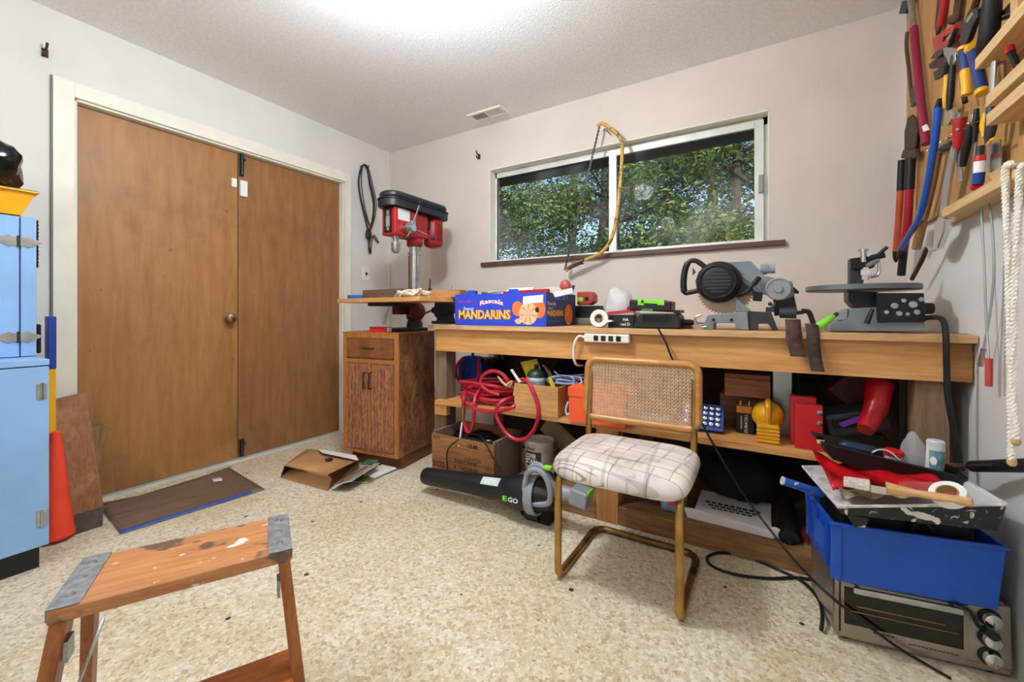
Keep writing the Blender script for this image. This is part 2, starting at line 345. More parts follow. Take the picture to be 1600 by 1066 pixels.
struct('wall_front', MB().bx(LW, RW, FW-.12, FW, 0, CH), WALL2)
struct('trim_1', MB().bx(LW, LW+.012, BW-.025, BW, 0, CH), WALL2, label='thin painted strip in the far corner')
# door casing and leaves
mb = MB(); cw = .075
mb.bx(LW, LW+.016, DY0-cw, DY0, 0, DZ+cw); mb.bx(LW, LW+.016, DY1, DY1+cw*.75, 0, DZ+cw); mb.bx(LW, LW+.016, DY0, DY1, DZ, DZ+cw)
mb.bx(LW-.14, LW, DY0-.001, DY0+.012, 0, DZ); mb.bx(LW-.14, LW, DY1-.012, DY1, 0, DZ); mb.bx(LW-.14, LW, DY0, DY1, DZ-.012, DZ)
struct('trim_2', mb, CREAM, bev=.002, label='cream door casing and jambs')
struct('trim_3', MB().bx(LW+.002, LW+.014, DY0-cw-.006, DY0-cw-.001, 0, DZ+cw), mat('grey_strip', '#77706a', .6), label='dark strip along the left casing')
struct('trim_4', MB().bx(LW-.14, LW-.01, DY0+.012, DY1-.012, 0, .012), mat('threshold', '#dfe6e4', .3, .3), label='pale threshold strip painted as the daylight under the doors')  # pale colour stands in for daylight showing through the gap under the doors
DXF = -2.985
d1 = struct('door_1', MB().bx(DXF-.035, DXF, DY0+.014, 1.412, .016, DZ-.016), PLYDOOR, label='left plywood door leaf with a brass knob')
d2 = struct('door_2', MB().bx(DXF-.035, DXF, 1.418, DY1-.014, .016, DZ-.016), PLYDOOR2, label='right plywood door leaf')
kc = P(356, 497, X=DXF)
BRK = mat('old_brass', '#b49a78', .25, 1, var=.1)
kn = part('knob', MB().lathe([(.032, 0), (.032, .006), (.013, .01), (.012, .03), (.024, .04), (.029, .052), (.026, .064), (.012, .07)], kc, (1,0,0)), BRK, d1, label='brass door knob')
part('keyhole', MB().bx(kc.x+.069, kc.x+.0715, kc.y-.002, kc.y+.002, kc.z-.006, kc.z+.006), BLACKM, kn)
def slide_bolt(par, y, z0, z1):
    h = part('slide_bolt', MB().bx(DXF, DXF+.006, y-.016, y+.016, z0, z1), BLACKM, par, bev=.003, label='black slide bolt')
    part('bolt_rod', MB().tube([(DXF+.012, y, z0+.01), (DXF+.012, y, z1-.005)], .006), IRON, h); part('bolt_knob', MB().ball((DXF+.018, y+.012, (z0+z1)/2+.03), .007), BLACKM, h)
a, b_ = P(377, 238, X=DXF), P(377, 276, X=DXF); slide_bolt(d2, a.y, b_.z, a.z)
a, b_ = P(377, 686, X=DXF), P(377, 722, X=DXF); slide_bolt(d2, a.y, .02, a.z)
a, b_ = P(371, 281, X=DXF), P(381, 308, X=DXF)
part('alarm_sensor', MB().bx(DXF, DXF+.018, a.y+.012, b_.y+.016, b_.z, a.z), PAPER, d2, bev=.003, label='white door alarm sensor')
a, b_ = P(364, 279, X=DXF), P(369, 294, X=DXF)
part('alarm_magnet', MB().bx(DXF, DXF+.014, a.y-.012, b_.y, b_.z, a.z), PAPER, d1, bev=.002, label='white alarm magnet')
# window
w1 = thing('window_1', None, None, ((WX0+WX1)/2, BW, WZ0), kind='structure'); w1['label'] = 'aluminium sliding window in a cream reveal'
mb = MB(); t = .006
mb.bx(WX0, WX0+t, BW-.002, BW+.12, WZ0, WZ1); mb.bx(WX1-t, WX1, BW-.002, BW+.12, WZ0, WZ1); mb.bx(WX0, WX1, BW-.002, BW+.12, WZ1-t, WZ1); mb.bx(WX0, WX1, BW-.002, BW+.12, WZ0-.004, WZ0+t)
part('reveal', mb, CREAM, w1)
part('sill', MB().bx(-1.905, .087, BW-.028, BW+.05, WZ0-.03, WZ0-.002), TRIMB, w1, bev=.002, label='dark brown wooden sill')
MX = -.87; FY = BW+.07; ft = .028
mb = MB(); x0, x1, z0, z1 = WX0+t, WX1-t, WZ0+t, WZ1-t
mb.bx(x0, x1, FY, FY+.03, z1-ft*1.6, z1); mb.bx(x0, x1, FY, FY+.03, z0, z0+ft*.6); mb.bx(x0, x0+ft*.6, FY, FY+.03, z0, z1); mb.bx(x1-ft, x1, FY, FY+.03, z0, z1)
part('outer_frame', mb, mat('white_aluminium', '#d9dad2', .4, .2), w1, bev=.002)
AF = MATS['white_aluminium']
mb = MB(); fx0, fx1 = MX-.03, x1-.02
mb.bx(fx0, fx0+.05, FY-.024, FY-.001, z0+.004, z1-.02).bx(fx1-.045, fx1, FY-.024, FY-.001, z0+.004, z1-.02).bx(fx0+.05, fx1-.045, FY-.024, FY-.001, z0+.004, z0+.018).bx(fx0+.05, fx1-.045, FY-.024, FY-.001, z1-.06, z1-.02)
sl = part('sliding_sash', mb, AF, w1, bev=.0015)
lx = P(1189, 288, Y=FY-.02)
part('latch', MB().bx(lx.x-.012, lx.x+.012, FY-.04, FY-.024, lx.z-.05, lx.z+.05), mat('old_metal', '#8f8d86', .4, .7), sl, bev=.003, label='grey window latch')
PANE = pane_mat()
part('pane', MB().bx(fx0+.05, fx1-.045, FY-.014, FY-.010, z0+.018, z1-.06), PANE, w1)
part('pane', MB().bx(x0+ft*.6, MX, FY+.012, FY+.016, z0+ft*.6, z1-ft*1.6), PANE, w1)
part('gasket', MB().bx(x0+ft*.6, x0+ft*.6+.006, FY+.004, FY+.01, z0, z1-.03).bx(MX-.038, MX-.03, FY+.002, FY+.01, z0, z1-.03).bx(x0+ft*.6, MX-.03, FY+.002, FY+.01, z1-ft*1.6-.008, z1-ft*1.6), BLACKR, w1)
# eave outside
struct('roof_eave', MB().bx(-6, 5, BW+.14, 3.25, 2.36, 2.5).bx(-6, 5, 3.2, 3.25, 2.14, 2.36), mat('dark_fascia', '#3b352c', .7))
# ceiling lamp just above the frame; the globe behind the camera is added fill
BULB = mat('lit_globe', '#e4e9f0', .4, var=0, emit=150)
FILL_BULB = mat('fill_globe', '#e4e9f0', .4, var=0, emit=55)
def ceiling_lamp(x, y, label, m):
    o = thing('pendant_lamp', label, 'lamp', (x, y, CH), group='globe lamps on the ceiling')
    part('ceiling_plate', MB().lathe([(.06, 0), (.06, -.015), (.045, -.022)], (x, y, CH-.001)), WHITE, o)
    part('stem', MB().lathe([(.011, -.02), (.011, -.11)], (x, y, CH), seg=10), WHITE, o)
    part('globe', MB().lathe([(.03, -.11), (.07, -.13), (.098, -.165), (.1, -.20), (.085, -.24), (.05, -.27), (.01, -.28)], (x, y, CH)), m, o, label='lit white glass globe')
ceiling_lamp(-1.1, 1.02, 'round lit globe lamp on the ceiling in front of the window', BULB)
ceiling_lamp(-1.2, -.75, 'unseen globe lamp added as fill light behind the camera', FILL_BULB)
# ceiling vent
q = [P(732, 180, Z=CH), P(780, 163, Z=CH), P(791, 174, Z=CH), P(744, 190, Z=CH)]
vx0, vx1, vy0, vy1 = -1.89, -1.60, 2.46, 2.58
vt = thing('ceiling_vent', 'white slotted air vent in the textured ceiling', 'vent', ((vx0+vx1)/2, (vy0+vy1)/2, CH))
part('backing', MB().bx(vx0+.02, vx1-.02, vy0+.015, vy1-.015, CH-.003, CH-.001), mat('vent_dark', '#55524e', .8), vt)
part('frame', MB().bx(vx0, vx1, vy0, vy0+.018, CH-.012, CH-.0005).bx(vx0, vx1, vy1-.018, vy1, CH-.012, CH-.0005).bx(vx0, vx0+.025, vy0+.018, vy1-.018, CH-.012, CH-.0005).bx(vx1-.025, vx1, vy0+.018, vy1-.018, CH-.012, CH-.0005).bx(-1.748, -1.738, vy0+.018, vy1-.018, CH-.012, CH-.0005), WHITE, vt)
for i in range(21):
    x = vx0+.031+i*.0114
    part('slat', MB().ob((x, (vy0+vy1)/2, CH-.008), (.006, vy1-vy0-.036, .002), ry=.6 if x < -1.743 else -.6), WHITE, vt)
# wall hooks
def coat_hook(c, n, label):
    c = V(c); n = V(n); o = thing('wall_hook', label, 'hook', c); side = n.cross(V((0,0,1)))
    part('plate', MB().ob(c+n*.003, (.004+abs(side.x)*.018, .004+abs(side.y)*.018, .04)), RUST, o)
    part('prong', MB().tube(spline([c+n*.004+V((0,0,.012)), c+n*.03+V((0,0,.016)), c+n*.045+V((0,0,.035))]), .005), RUST, o)
    part('prong', MB().tube(spline([c+n*.004-V((0,0,.01)), c+n*.03-V((0,0,.018)), c+n*.04-V((0,0,.002))]), .005), RUST, o)
coat_hook(P(749, 245, Y=BW), (0,-1,0), 'rusty coat hook on the back wall left of the window')
coat_hook(P(70, 83, X=LW), (1,0,0), 'grey metal coat hook on the left wall above the door casing')
# light switch
c = P(571, 428, X=LW); o = thing('light_switch', 'ivory toggle light switch plate beside the door casing', 'switch', c)
part('plate', MB().bx(LW+.0005, LW+.006, c.y-.036, c.y+.036, c.z-.058, c.z+.058), CREAM, o, bev=.002)
part('toggle', MB().ob((LW+.012, c.y, c.z), (.016, .009, .022), ry=.4), mat('brown_toggle', '#3a2a22', .4), o)
for s in (-1, 1): part('screw', MB().lathe([(.004, 0), (.003, .0015)], (LW+.006, c.y, c.z+s*.035), (1,0,0), 8), STEEL, o)

# ------------------------------------------------------------------ outside
struct('ground_outside', MB().bx(-16, 12, BW+.16, 26, -.6, -.5), mat('forest_floor', '#3c4a26', .9, var=.3, vs=2))
BARK = mat('bark', '#4a3d30', .9, var=.3, vs=12, bump=.5, bs=20)
LV = [leaf_mat('leaf_a', '#2a3c1e', '#5d7a40'), leaf_mat('leaf_b', '#3a5024', '#8d9c4c'), leaf_mat('leaf_c', '#1f2d1e', '#455c42')]
def tree(x, y, h, rx, n, k, label, leaf=.04, low=.25):
    o = thing('leafy_tree', label, 'tree', (x, y, -.5), group='trees outside the window'); rnd = random.Random(int(x*31+y*17))
    mb = MB(); top = V((x+rnd.uniform(-.3,.3), y, h*.92)); base = V((x, y, -.52))
    tp = spline([base, base.lerp(top, .35)+V((rnd.uniform(-.12,.12),0,0)), base.lerp(top,.7)+V((rnd.uniform(-.15,.15),0,0)), top], 4); mb.tube(tp, [.13*(1-.85*i/(len(tp)-1))*h/5 for i in range(len(tp))], 8)
    part('trunk', mb, BARK, o)
    cl = []
    bm_ = MB()
    for i in range(26):
        t = rnd.uniform(low, 1); a = rnd.uniform(0, 2*math.pi); p0 = base.lerp(top, t*.9); rr = rx*(1-.55*abs(t-.55)*1.6)*rnd.uniform(.45, 1)
        p1 = V((x+math.cos(a)*rr, y+math.sin(a)*rr, p0.z+rnd.uniform(.1,.6)))
        bm_.tube([p0, p0.lerp(p1,.5)+V((0,0,.12)), p1], [.03, .018, .006], 5); cl.append((p1, rnd.uniform(.35,.7)*rx*.6)); cl.append((p0.lerp(p1,.55), rnd.uniform(.3,.5)*rx*.6))
    part('branches', bm_, BARK, o)
    vs = []; fs = []
    for i in range(int(n*2.3)):
        c, r = rnd.choice(cl); d = V((rnd.gauss(0,1), rnd.gauss(0,1), rnd.gauss(0,.8))); d.normalize(); p = c + d*r*rnd.random()**.45
        u = V((rnd.gauss(0,1), rnd.gauss(0,1), rnd.gauss(0,.6))).normalized(); w_ = u.cross(V((rnd.gauss(0,1), rnd.gauss(0,1), rnd.gauss(0,1)))).normalized(); s = leaf*rnd.uniform(.6,1.3)
        b0 = len(vs); vs += [p-u*s, p+w_*s*.45, p+u*s, p-w_*s*.45]; fs.append((b0, b0+1, b0+2, b0+3))
    mbl = MB(); mbl.add(vs, fs); part('foliage', mbl, LV[k], o, kind='stuff', angle=180)
for a in [(-4.6, 6.6, 5.2, 1.7, 9000, 0, 'mid green leafy tree at the left edge of the window view'), (-2.3, 6.9, 5.0, 1.7, 9000, 1, 'light green leafy tree behind the window mullion'), (-.2, 6.2, 4.6, 1.6, 9000, 1, 'bright yellow green tree at the right edge of the window view'),
          (-3.4, 9.5, 7.5, 2.2, 10000, 2, 'tall dark tree behind the left window pane'), (-.9, 9.8, 7.2, 2.2, 10000, 2, 'tall dark tree behind the right window pane'), (1.8, 8.4, 6.5, 2.0, 8000, 0, 'green tree beyond the right side of the window'),
          (-6.6, 9.4, 7.2, 2.3, 9000, 2, 'dark tree far left beyond the window'), (-2.2, 12.8, 9, 2.8, 10000, 2, 'tallest dark tree at the back of the wood'), (-5.6, 13.2, 9, 2.8, 9000, 0, 'wide tree at the back left of the wood'), (1.4, 12.6, 8.6, 2.8, 9000, 2, 'wide dark tree at the back right of the wood')]:
    tree(*a)
# ------------------------------------------------------------------ workbench
BZ = .903; BF = 1.88; SZ = .455; PZ = .085
wb = thing('workbench', 'long built-in plywood workbench with two shelves under the window', 'workbench', (-.58, 2.28, 0))
part('bench_top', MB().bx(-1.735, .57, BF, 2.675, BZ-.024, BZ), wood('bench_ply', '#d7b081', '#b98a58', 'X', 1.1, .55, stain='#7d5c3c', stain_amt=.5), wb, bev=.002)
part('apron', MB().bx(-1.70, .51, BF+.03, BF+.066, .748, BZ-.024), PINE, wb, bev=.002)
part('apron_end', MB().bx(.512, .568, BF+.036, BF+.07, .752, BZ-.024), wood('pine_dull', '#a8763f', '#85592e', 'X', 1.2), wb)
for x in (-1.69, -1.665): part('nail', MB().lathe([(.004, 0), (.003, .002)], (x+(.02 if x > -1.68 else 0), BF+.03, .862), (0,-1,0), 8), STEEL, wb)
part('back_panel', MB().bx(-1.64, .44, 2.63, 2.645, PZ, BZ-.0245), wood('back_board', '#5a4838', '#43352a', 'X', 1, .8), wb)  # dark board added to paint in the shade under the bench
part('leg', MB().bx(-1.73, -1.645, 1.94, 2.03, 0, BZ-.024), GREYWOOD, wb)
part('leg', MB().bx(-.685, -.58, 1.888, 1.975, 0, SZ-.0225), PINEZ, wb, bev=.002)
part('leg', MB().bx(.435, .52, 1.935, 2.03, 0, BZ-.024), wood('grey_post', '#96765a', '#6d5138', 'Z', 1.6, .75), wb, bev=.002)
for x in (-1.73, -.66, .44): part('leg', MB().bx(x, x+.085, 2.58, 2.67, 0, BZ-.024), GREYWOOD, wb)
part('shelf', MB().bx(-1.69, -.69, 1.885, 2.62, SZ-.022, SZ), PINE, wb, bev=.001)
part('shelf', MB().bx(-.688, .43, 1.885, 2.62, SZ-.022, SZ), PINE, wb, bev=.001)
part('shelf_rail', MB().bx(-1.70, -1.61, 1.9, 1.938, SZ-.085, SZ-.022), PINE, wb)
part('shelf_rail', MB().bx(-1.60, .43, 2.55, 2.62, SZ-.085, SZ-.022), GREYWOODX, wb)
part('bottom_shelf', MB().bx(-1.17, .50, 1.93, 2.62, PZ-.03, PZ), GREYWOODX, wb)
part('floor_beam', MB().bx(-1.17, -.687, 1.89, 1.928, .0, PZ), GREYWOODX, wb, bev=.003)
part('floor_beam', MB().bx(-.578, .50, 1.89, 1.928, .0, PZ), wood('beam', '#a37748', '#6e4a2a', 'X', 1.5, .7, stain='#4a3524', stain_amt=.5), wb, bev=.003)
# ------------------------------------------------------------------ wooden cabinet
cr = math.radians(7.9); W, D = .44, .38
cab = thing('small_cabinet', 'small fir cabinet with a drawer and two doors under the drill press', 'cabinet', (-2.36, 1.77, 0), cr, local=True)
part('body', MB().bx(0, W, .0, D, .08, .845), FIR, cab, bev=.002)
part('plinth', MB().bx(.03, W-.01, .035, D, 0, .08), wood('plinth', '#7d4a2c', '#59301b', 'X', 2), cab)
fm = MB(); fm.bx(-.004, .03, -.014, .0, .08, .845); fm.bx(W-.03, W+.004, -.014, 0, .08, .845); fm.bx(.03, W-.03, -.014, 0, .815, .845); fm.bx(.03, W-.03, -.014, 0, .655, .685); fm.bx(.03, W-.03, -.014, 0, .08, .105)
part('face_frame', fm, FIRTRIM, cab, bev=.0015)
part('cabinet_top', MB().bx(-.006, W+.006, -.016, D, .845, .853), FIRTRIM, cab)
dr = part('drawer', MB().bx(.034, W-.034, -.020, -.002, .69, .812), wood('drawer_front', '#8f5a30', '#6a3c1e', 'X', 2, .5, fig=.4), cab, bev=.002)
part('handle', MB().tube(spline([(.17,-.022,.755), (.18,-.04,.75), (.215,-.042,.753), (.25,-.04,.75), (.26,-.022,.755)]), .004), BLACKM, dr, label='black pull')
for s, (x0, x1, hx) in enumerate(((.034, .212, .19), (.228, W-.034, .238))):
    d = part('door', MB().bx(x0, x1, -.020, -.002, .11, .652), FIR, cab, bev=.002)
    part('handle', MB().tube([(hx, -.02, .60), (hx, -.042, .60), (hx, -.042, .50), (hx, -.02, .50)], .0045), BLACKM, d, label='black bar pull')
part('centre_stile', MB().bx(.2125, .2275, -.02, -.002, .105, .655), FIRTRIM, cab)
# ------------------------------------------------------------------ drill press
dpx = -2.10
TZ = 1.042
dp = thing('drill_press', 'red bench drill press with a black belt cover on the fir cabinet', 'drill press', (dpx, 2.1, .853))
part('base', MB().bx(dpx-.11, dpx+.09, 1.88, 2.18, .8535, .875), IRON, dp, bev=.006)
COLX, COLY = dpx-.02, 2.16
part('column', MB().lathe([(.036, .875), (.036, 1.50)], (COLX, COLY, 0), seg=24), STEEL, dp)
part('collar', MB().ring([(.037, 0), (.046, 0), (.046, .018), (.037, .018)], (COLX, COLY, 1.385), (0,0,1)), STEEL, dp)
part('column_flange', MB().lathe([(.056, .8752), (.056, .90), (.046, .93), (.04, .93)], (COLX, COLY, 0)), IRON, dp)
part('rack', MB().bx(COLX-.048, COLX-.037, COLY-.012, COLY+.0, .9, 1.38), IRON, dp)
part('table', MB().bx(dpx-.15, dpx+.09, 1.86, 2.08, TZ-.022, TZ-.001), IRON, dp, bev=.004)
tb = part('table_bracket', MB().lathe([(.05, .93), (.058, .94), (.058, 1.01), (.05, 1.018)], (COLX, COLY, 0)).bx(COLX-.03, COLX+.03, 1.98, 2.13, .965, TZ-.022).lathe([(.04, 0), (.04, .03), (.055, .05), (.06, .07), (.03, .075)], (COLX+.02, COLY-.04, .985), (1,-.3,0)), DRED, dp)
part('crank', MB().tube([(COLX+.09, 2.12, .985), (COLX+.15, 2.1, .972)], .005).tube([(COLX+.15, 2.1, .972), (COLX+.235, 2.1, 1.0)], .007), STEEL, tb)
part('table_lock', MB().tube([(dpx-.08, 1.93, .90), (dpx-.06, 1.94, .97)], .009).tube([(dpx-.06, 1.94, .97), (dpx-.05, 1.96, 1.01)], .005), mat('white_handle', '#d9d5cc', .4), dp)
hd = part('head', MB().bx(dpx-.065, dpx+.058, 1.905, 2.10, 1.485, 1.665).bx(dpx-.06, dpx+.05, 2.1, 2.22, 1.50, 1.66).lathe([(.05, 1.44), (.056, 1.45), (.056, 1.52)], (COLX, COLY, 0)), RED, dp, bev=.008)
part('name_strip', MB().bx(dpx-.04, dpx+.03, 1.902, 1.9045, 1.50, 1.655), BLACK, hd)
for k, (z0, z1, w_) in enumerate(((1.515, 1.535, .02), (1.54, 1.61, .034), (1.615, 1.645, .024))): part('print_mark', MB().bx(dpx-.005-w_/2, dpx-.005+w_/2, 1.9012, 1.902, z0, z1), mat('chalk_grey', '#8f8f8a', .5), hd)
part('label_plate', MB().bx(dpx+.0582, dpx+.0595, 1.93, 2.035, 1.585, 1.66), mat('pale_label', '#cfd6cf', .5), hd, label='pale green instruction label')
part('switch_plate', MB().bx(dpx+.0582, dpx+.0595, 2.045, 2.09, 1.53, 1.60).bx(dpx+.06, dpx+.068, 2.06, 2.066, 1.54, 1.59), STEEL, hd)
def stad(y0, y1, x, r, z, n=10):
    return [V((x+r*math.sin(a), y0+r-r*math.cos(a), z)) for a in [math.pi*(-.5+i/n) for i in range(n+1)]] + [V((x+r*math.sin(a), y1-r-r*math.cos(a), z)) for a in [math.pi*(.5+i/n) for i in range(n+1)]]
cv = part('belt_cover', MB().prism(stad(1.85, 2.45, dpx-.005, .095, 1.667), (0,0,.045)), mat('cover_black', '#1c2028', .4, var=.1), dp, bev=.004)
part('cover_lid', MB().prism(stad(1.86, 2.44, dpx-.005, .088, 1.721), (0,0,.048)), MATS['cover_black'], cv, bev=.022, seg=4)
part('cover_lip', MB().prism(stad(1.845, 2.455, dpx-.005, .1, 1.712), (0,0,.009)), BLACK, cv, bev=.002)
my = 2.33; mt = part('motor', MB().lathe([(.03, 1.455), (.06, 1.465), (.07, 1.48), (.07, 1.64), (.06, 1.66)], (dpx, my, 0), seg=28), RED, dp)
for k in range(-2, 3): part('cooling_fin', MB().ob((dpx+.0705*math.cos(k*.28-.35), my+.0705*math.sin(k*.28-.35), 1.56), (.006, .007, .13), rz=k*.28-.35), DRED, mt)
part('motor_mount', MB().bx(dpx-.03, dpx+.03, 2.2, 2.28, 1.58, 1.64), IRON, dp)
chx, chy = dpx, 1.965
part('chuck', MB().lathe([(.022, 1.485), (.022, 1.468), (.017, 1.466), (.017, 1.448), (.029, 1.444), (.029, 1.425), (.026, 1.423), (.029, 1.42), (.029, 1.40), (.021, 1.378), (.011, 1.373)], (chx, chy, 0), seg=24), STEEL, dp)
hx, hy, hz = dpx+.06, 2.0, 1.535
hub = part('feed_hub', MB().lathe([(.034, 0), (.034, .035), (.026, .037), (.024, .06), (.026, .062), (.024, .07)], (hx, hy, hz), (1,0,0), 24), STEEL, dp)
for (py, pz) in ((2.04, 1.70), (2.165, 1.488), (1.915, 1.452)):
    e = V((hx+.085, py, pz)); s0 = V((hx+.05, hy, hz)); h = part('feed_handle', MB().tube([s0, e], .0055), CHROME, hub); part('handle_ball', MB().ball(e, .014), BLACK, h)
# things on the drill table
part('plywood_board', MB().prism([(-2.43,1.76,TZ), (-1.63,1.70,TZ), (-1.60,2.06,TZ), (-2.40,2.07,TZ)], (0,0,.026)), PINE, bev=.001, label='wide plywood board laid across the drill press table', cat='board')
TB = TZ+.0265
part('wood_block', MB().ob((-2.07, 1.86, TB+.028), (.36, .09, .055), rz=-.03), wood('weathered', '#6d5a48', '#50402f', 'X', 2, .8), bev=.002, label='grey weathered wooden block on the drill table board', cat='wood block')
part('wood_block', MB().ob((-1.70, 1.97, TB+.023), (.30, .08, .045), rz=.12), wood('block_light', '#b98a52', '#96693a', 'X', 2, .6), bev=.002, label='light brown wooden block on the right end of the drill table board', cat='wood block')
part('plastic_bowl', MB().lathe([(.055, 0), (.06, .004), (.06, .024), (.052, .024), (.05, .012)], (-2.33, 1.85, TB), sx=1.35), mat('blue_lid_plastic', '#1f62c4', .4), label='shallow blue plastic bowl on the left end of the drill table board', cat='bowl')
rnd = random.Random(3)
mb = MB()
for k in range(6):
    y0 = 1.78+rnd.uniform(-.03,.03); pth = [(-1.88+i*.042+rnd.uniform(-.01,.01), y0+rnd.uniform(-.025,.025), TB+.006+abs(math.sin(i*1.1+k))*.042*rnd.uniform(.5,1)) for i in range(6)]
    mb.tube(spline(pth, 4), .0075, 6)
part('rag', mb, mat('cream_cloth', '#d9cfb8', .9, var=.15, vs=40), label='crumpled cream cloth strips on the drill table board', cat='rag')
p = V((-1.83, 2.0, TB)); o = thing('clamp_screw', 'thin black threaded screw standing upright on the drill table board', 'screw', p)
part('rod', MB().lathe([(.012, 0), (.012, .006), (.004, .008), (.004, .11), (.0025, .125)], p, seg=8), BLACKM, o); part('nut', MB().lathe([(.014, .05), (.014, .062)], p, seg=6), BLACKM, o)
o = thing('hook_screw', 'small bent metal screw eye on the light wooden block', 'screw', (-1.64, 1.98, TB+.046)); part('shank', MB().tube([(-1.64,1.98,TB+.0455), (-1.64,1.98,TB+.06)], .002), STEEL, o); part('eye', MB().tube([V((-1.64+.009*math.cos(a), 1.98, TB+.068+.009*math.sin(a))) for a in [k*math.pi/5 for k in range(10)]], .002, 6, True), STEEL, o)
# things on the cabinet top, in front of the base
M_ = Matrix.Translation((-2.36, 1.77, .8535)) @ Matrix.Rotation(cr, 4, 'Z')
o = thing('red_box', 'flat red box on the front of the fir cabinet top', 'box', mx=M_ @ Matrix.Translation((.27, .03, 0)), local=True)
part('tray', MB().bx(-.065, .065, -.03, .03, 0, .022), BRED, o, bev=.003); part('lid', MB().bx(-.066, .066, -.031, .031, .0225, .034), RED, o, bev=.003); part('end_tag', MB().bx(.0665, .07, -.02, .02, .004, .03), PAPER, o)
# ------------------------------------------------------------------ hanging cord
hk = P(568, 262, X=LW+.02)
o = thing('hanging_cord', 'brown extension cord coiled on hooks between door and corner', 'cord', hk + V((0,0,-.5)))
CORD = mat('brown_cord', '#2c221c', .55, var=.1); mb = MB(); rnd = random.Random(5)
for k in range(5):
    wd = .045+rnd.uniform(-.012,.02); z1 = hk.z-.42-rnd.uniform(0,.12); xo = LW+.018+k*.006
    mb.tube(spline([(xo, hk.y-.02, hk.z+.005), (xo, hk.y-wd, hk.z-.15), (xo, hk.y-wd*.7+.03, hk.z-.36), (xo, hk.y+.06, z1), (xo, hk.y+wd+.055, hk.z-.3), (xo, hk.y+wd+.01, hk.z-.12), (xo, hk.y+.03, hk.z+.005)], 6, True), .0042, 6, True)
part('coil', mb, CORD, o)
part('knot', MB().ball((LW+.035, hk.y+.04, hk.z-.56), (.02, .03, .05)), CORD, o)
t0 = P(569, 330, X=LW+.02)
part('tail', MB().tube(spline([(LW+.03, hk.y+.04, hk.z-.58), (LW+.02, hk.y+.06, hk.z-.72), P(580, 370, X=LW+.012), P(591, 380, X=LW+.015)]), .0042, 6).tube(spline([(LW+.035, hk.y+.05, hk.z-.58), (LW+.02, hk.y+.075, hk.z-.72), P(583, 368, X=LW+.012), P(592, 379, X=LW+.015)]), .0042, 6), CORD, o)
for s in (-.02, .035):
    part('hook', MB().tube([(LW, hk.y+s, hk.z+.01), (LW+.045, hk.y+s, hk.z+.012), (LW+.05, hk.y+s, hk.z+.028)], .004), RUST, o)
# ------------------------------------------------------------------ left side: blue hutch
bc = thing('blue_cabinet', 'light blue painted hutch cabinet with butterfly hinges at the left edge', 'cabinet', (-2.64, 0, 0))
CX0, CX1, CY0, CY1 = LW+.01, -2.34, -.55, .44
part('body', MB().bx(CX0, CX1-.02, CY0, CY1, .09, .775), SKYB, bc, bev=.003)
part('counter', MB().bx(CX0, CX1, CY0, CY1+.004, .776, .80), SKYB, bc, bev=.003)
part('plinth', MB().bx(CX0, CX1-.045, CY0, CY1-.015, 0, .089), BLACK, bc)
dd = part('door', MB().bx(CX1-.019, CX1-.001, -.05, CY1+.003, .092, .772), SKYB, bc, bev=.003)
for z in (.68, .20):
    h = part('hinge', MB().bx(CX1-.001, CX1+.003, CY1-.03, CY1-.005, z-.03, z+.03), STEEL, dd, bev=.001); part('hinge_pin', MB().tube([(CX1+.004, CY1-.017, z-.032), (CX1+.004, CY1-.017, z+.032)], .004), STEEL, h)
UX = -2.53
part('upper_body', MB().bx(CX0, UX-.002, CY0, CY1+.0, .801, 1.36), SKYB, bc, bev=.003)
sm = P(30, 450, X=UX).y
ud = part('upper_door', MB().bx(UX-.0015, UX+.014, -.1, sm-.002, .803, 1.357), SKYB, bc, bev=.002)
st_ = part('upper_stile', MB().bx(UX-.0015, UX+.014, sm+.002, CY1+.001, .803, 1.357), SKYB, bc, bev=.002)
for yy in (377, 527):
    c = P(29, yy, X=UX+.016); mb = MB()
    for s in (-1, 1):
        q = [(0,.018), (.014,.018), (.022,.026), (.03,.018), (.05,.008), (.062,0), (.05,-.008), (.03,-.018), (.022,-.026), (.014,-.018), (0,-.018)]
        mb.prism([(UX+.0145, c.y+s*(a+.003), c.z+b) for a, b in q], (.003, 0, 0))
    h = part('butterfly_hinge', mb, STEEL, ud, bev=.001, label='ornate nickel butterfly hinge'); part('hinge_pin', MB().tube([(UX+.018, c.y, c.z-.022), (UX+.018, c.y, c.z+.022)], .005), IRON, h)
# on top: yellow tray and black bag
ty = P(62, 320, X=UX+.04).y
tr = thing('yellow_tray', 'shallow yellow plastic tray on top of the blue hutch', 'tray', (-2.66, .2, 1.3605))
mb = MB(); b0 = [(-2.78,-.25,1.361), (-2.51,-.25,1.361), (-2.51,ty-.045,1.361), (-2.78,ty-.045,1.361)]; t0 = [(-2.81,-.3,1.455), (-2.48,-.3,1.455), (-2.48,ty-.01,1.455), (-2.81,ty-.01,1.455)]
def open_tray(b, t, th):
    mb = MB(); cb = sum((V(p) for p in b), V())/4; ct = sum((V(p) for p in t), V())/4
    bi = [V(p)+(cb-V(p)).normalized()*th*1.4+V((0,0,th)) for p in b]; ti = [V(p)+(ct-V(p)).normalized()*th*1.4 for p in t]
    vs = [V(p) for p in b]+[V(p) for p in t]+ti+bi
    return mb.add(vs, [(3,2,1,0)]+[(i,(i+1)%4,4+(i+1)%4,4+i) for i in range(4)]+[(4+i,4+(i+1)%4,8+(i+1)%4,8+i) for i in range(4)]+[(8+i,8+(i+1)%4,12+(i+1)%4,12+i) for i in range(4)]+[(12,13,14,15)])
part('tub', open_tray(b0, t0, .004), YEL, tr)
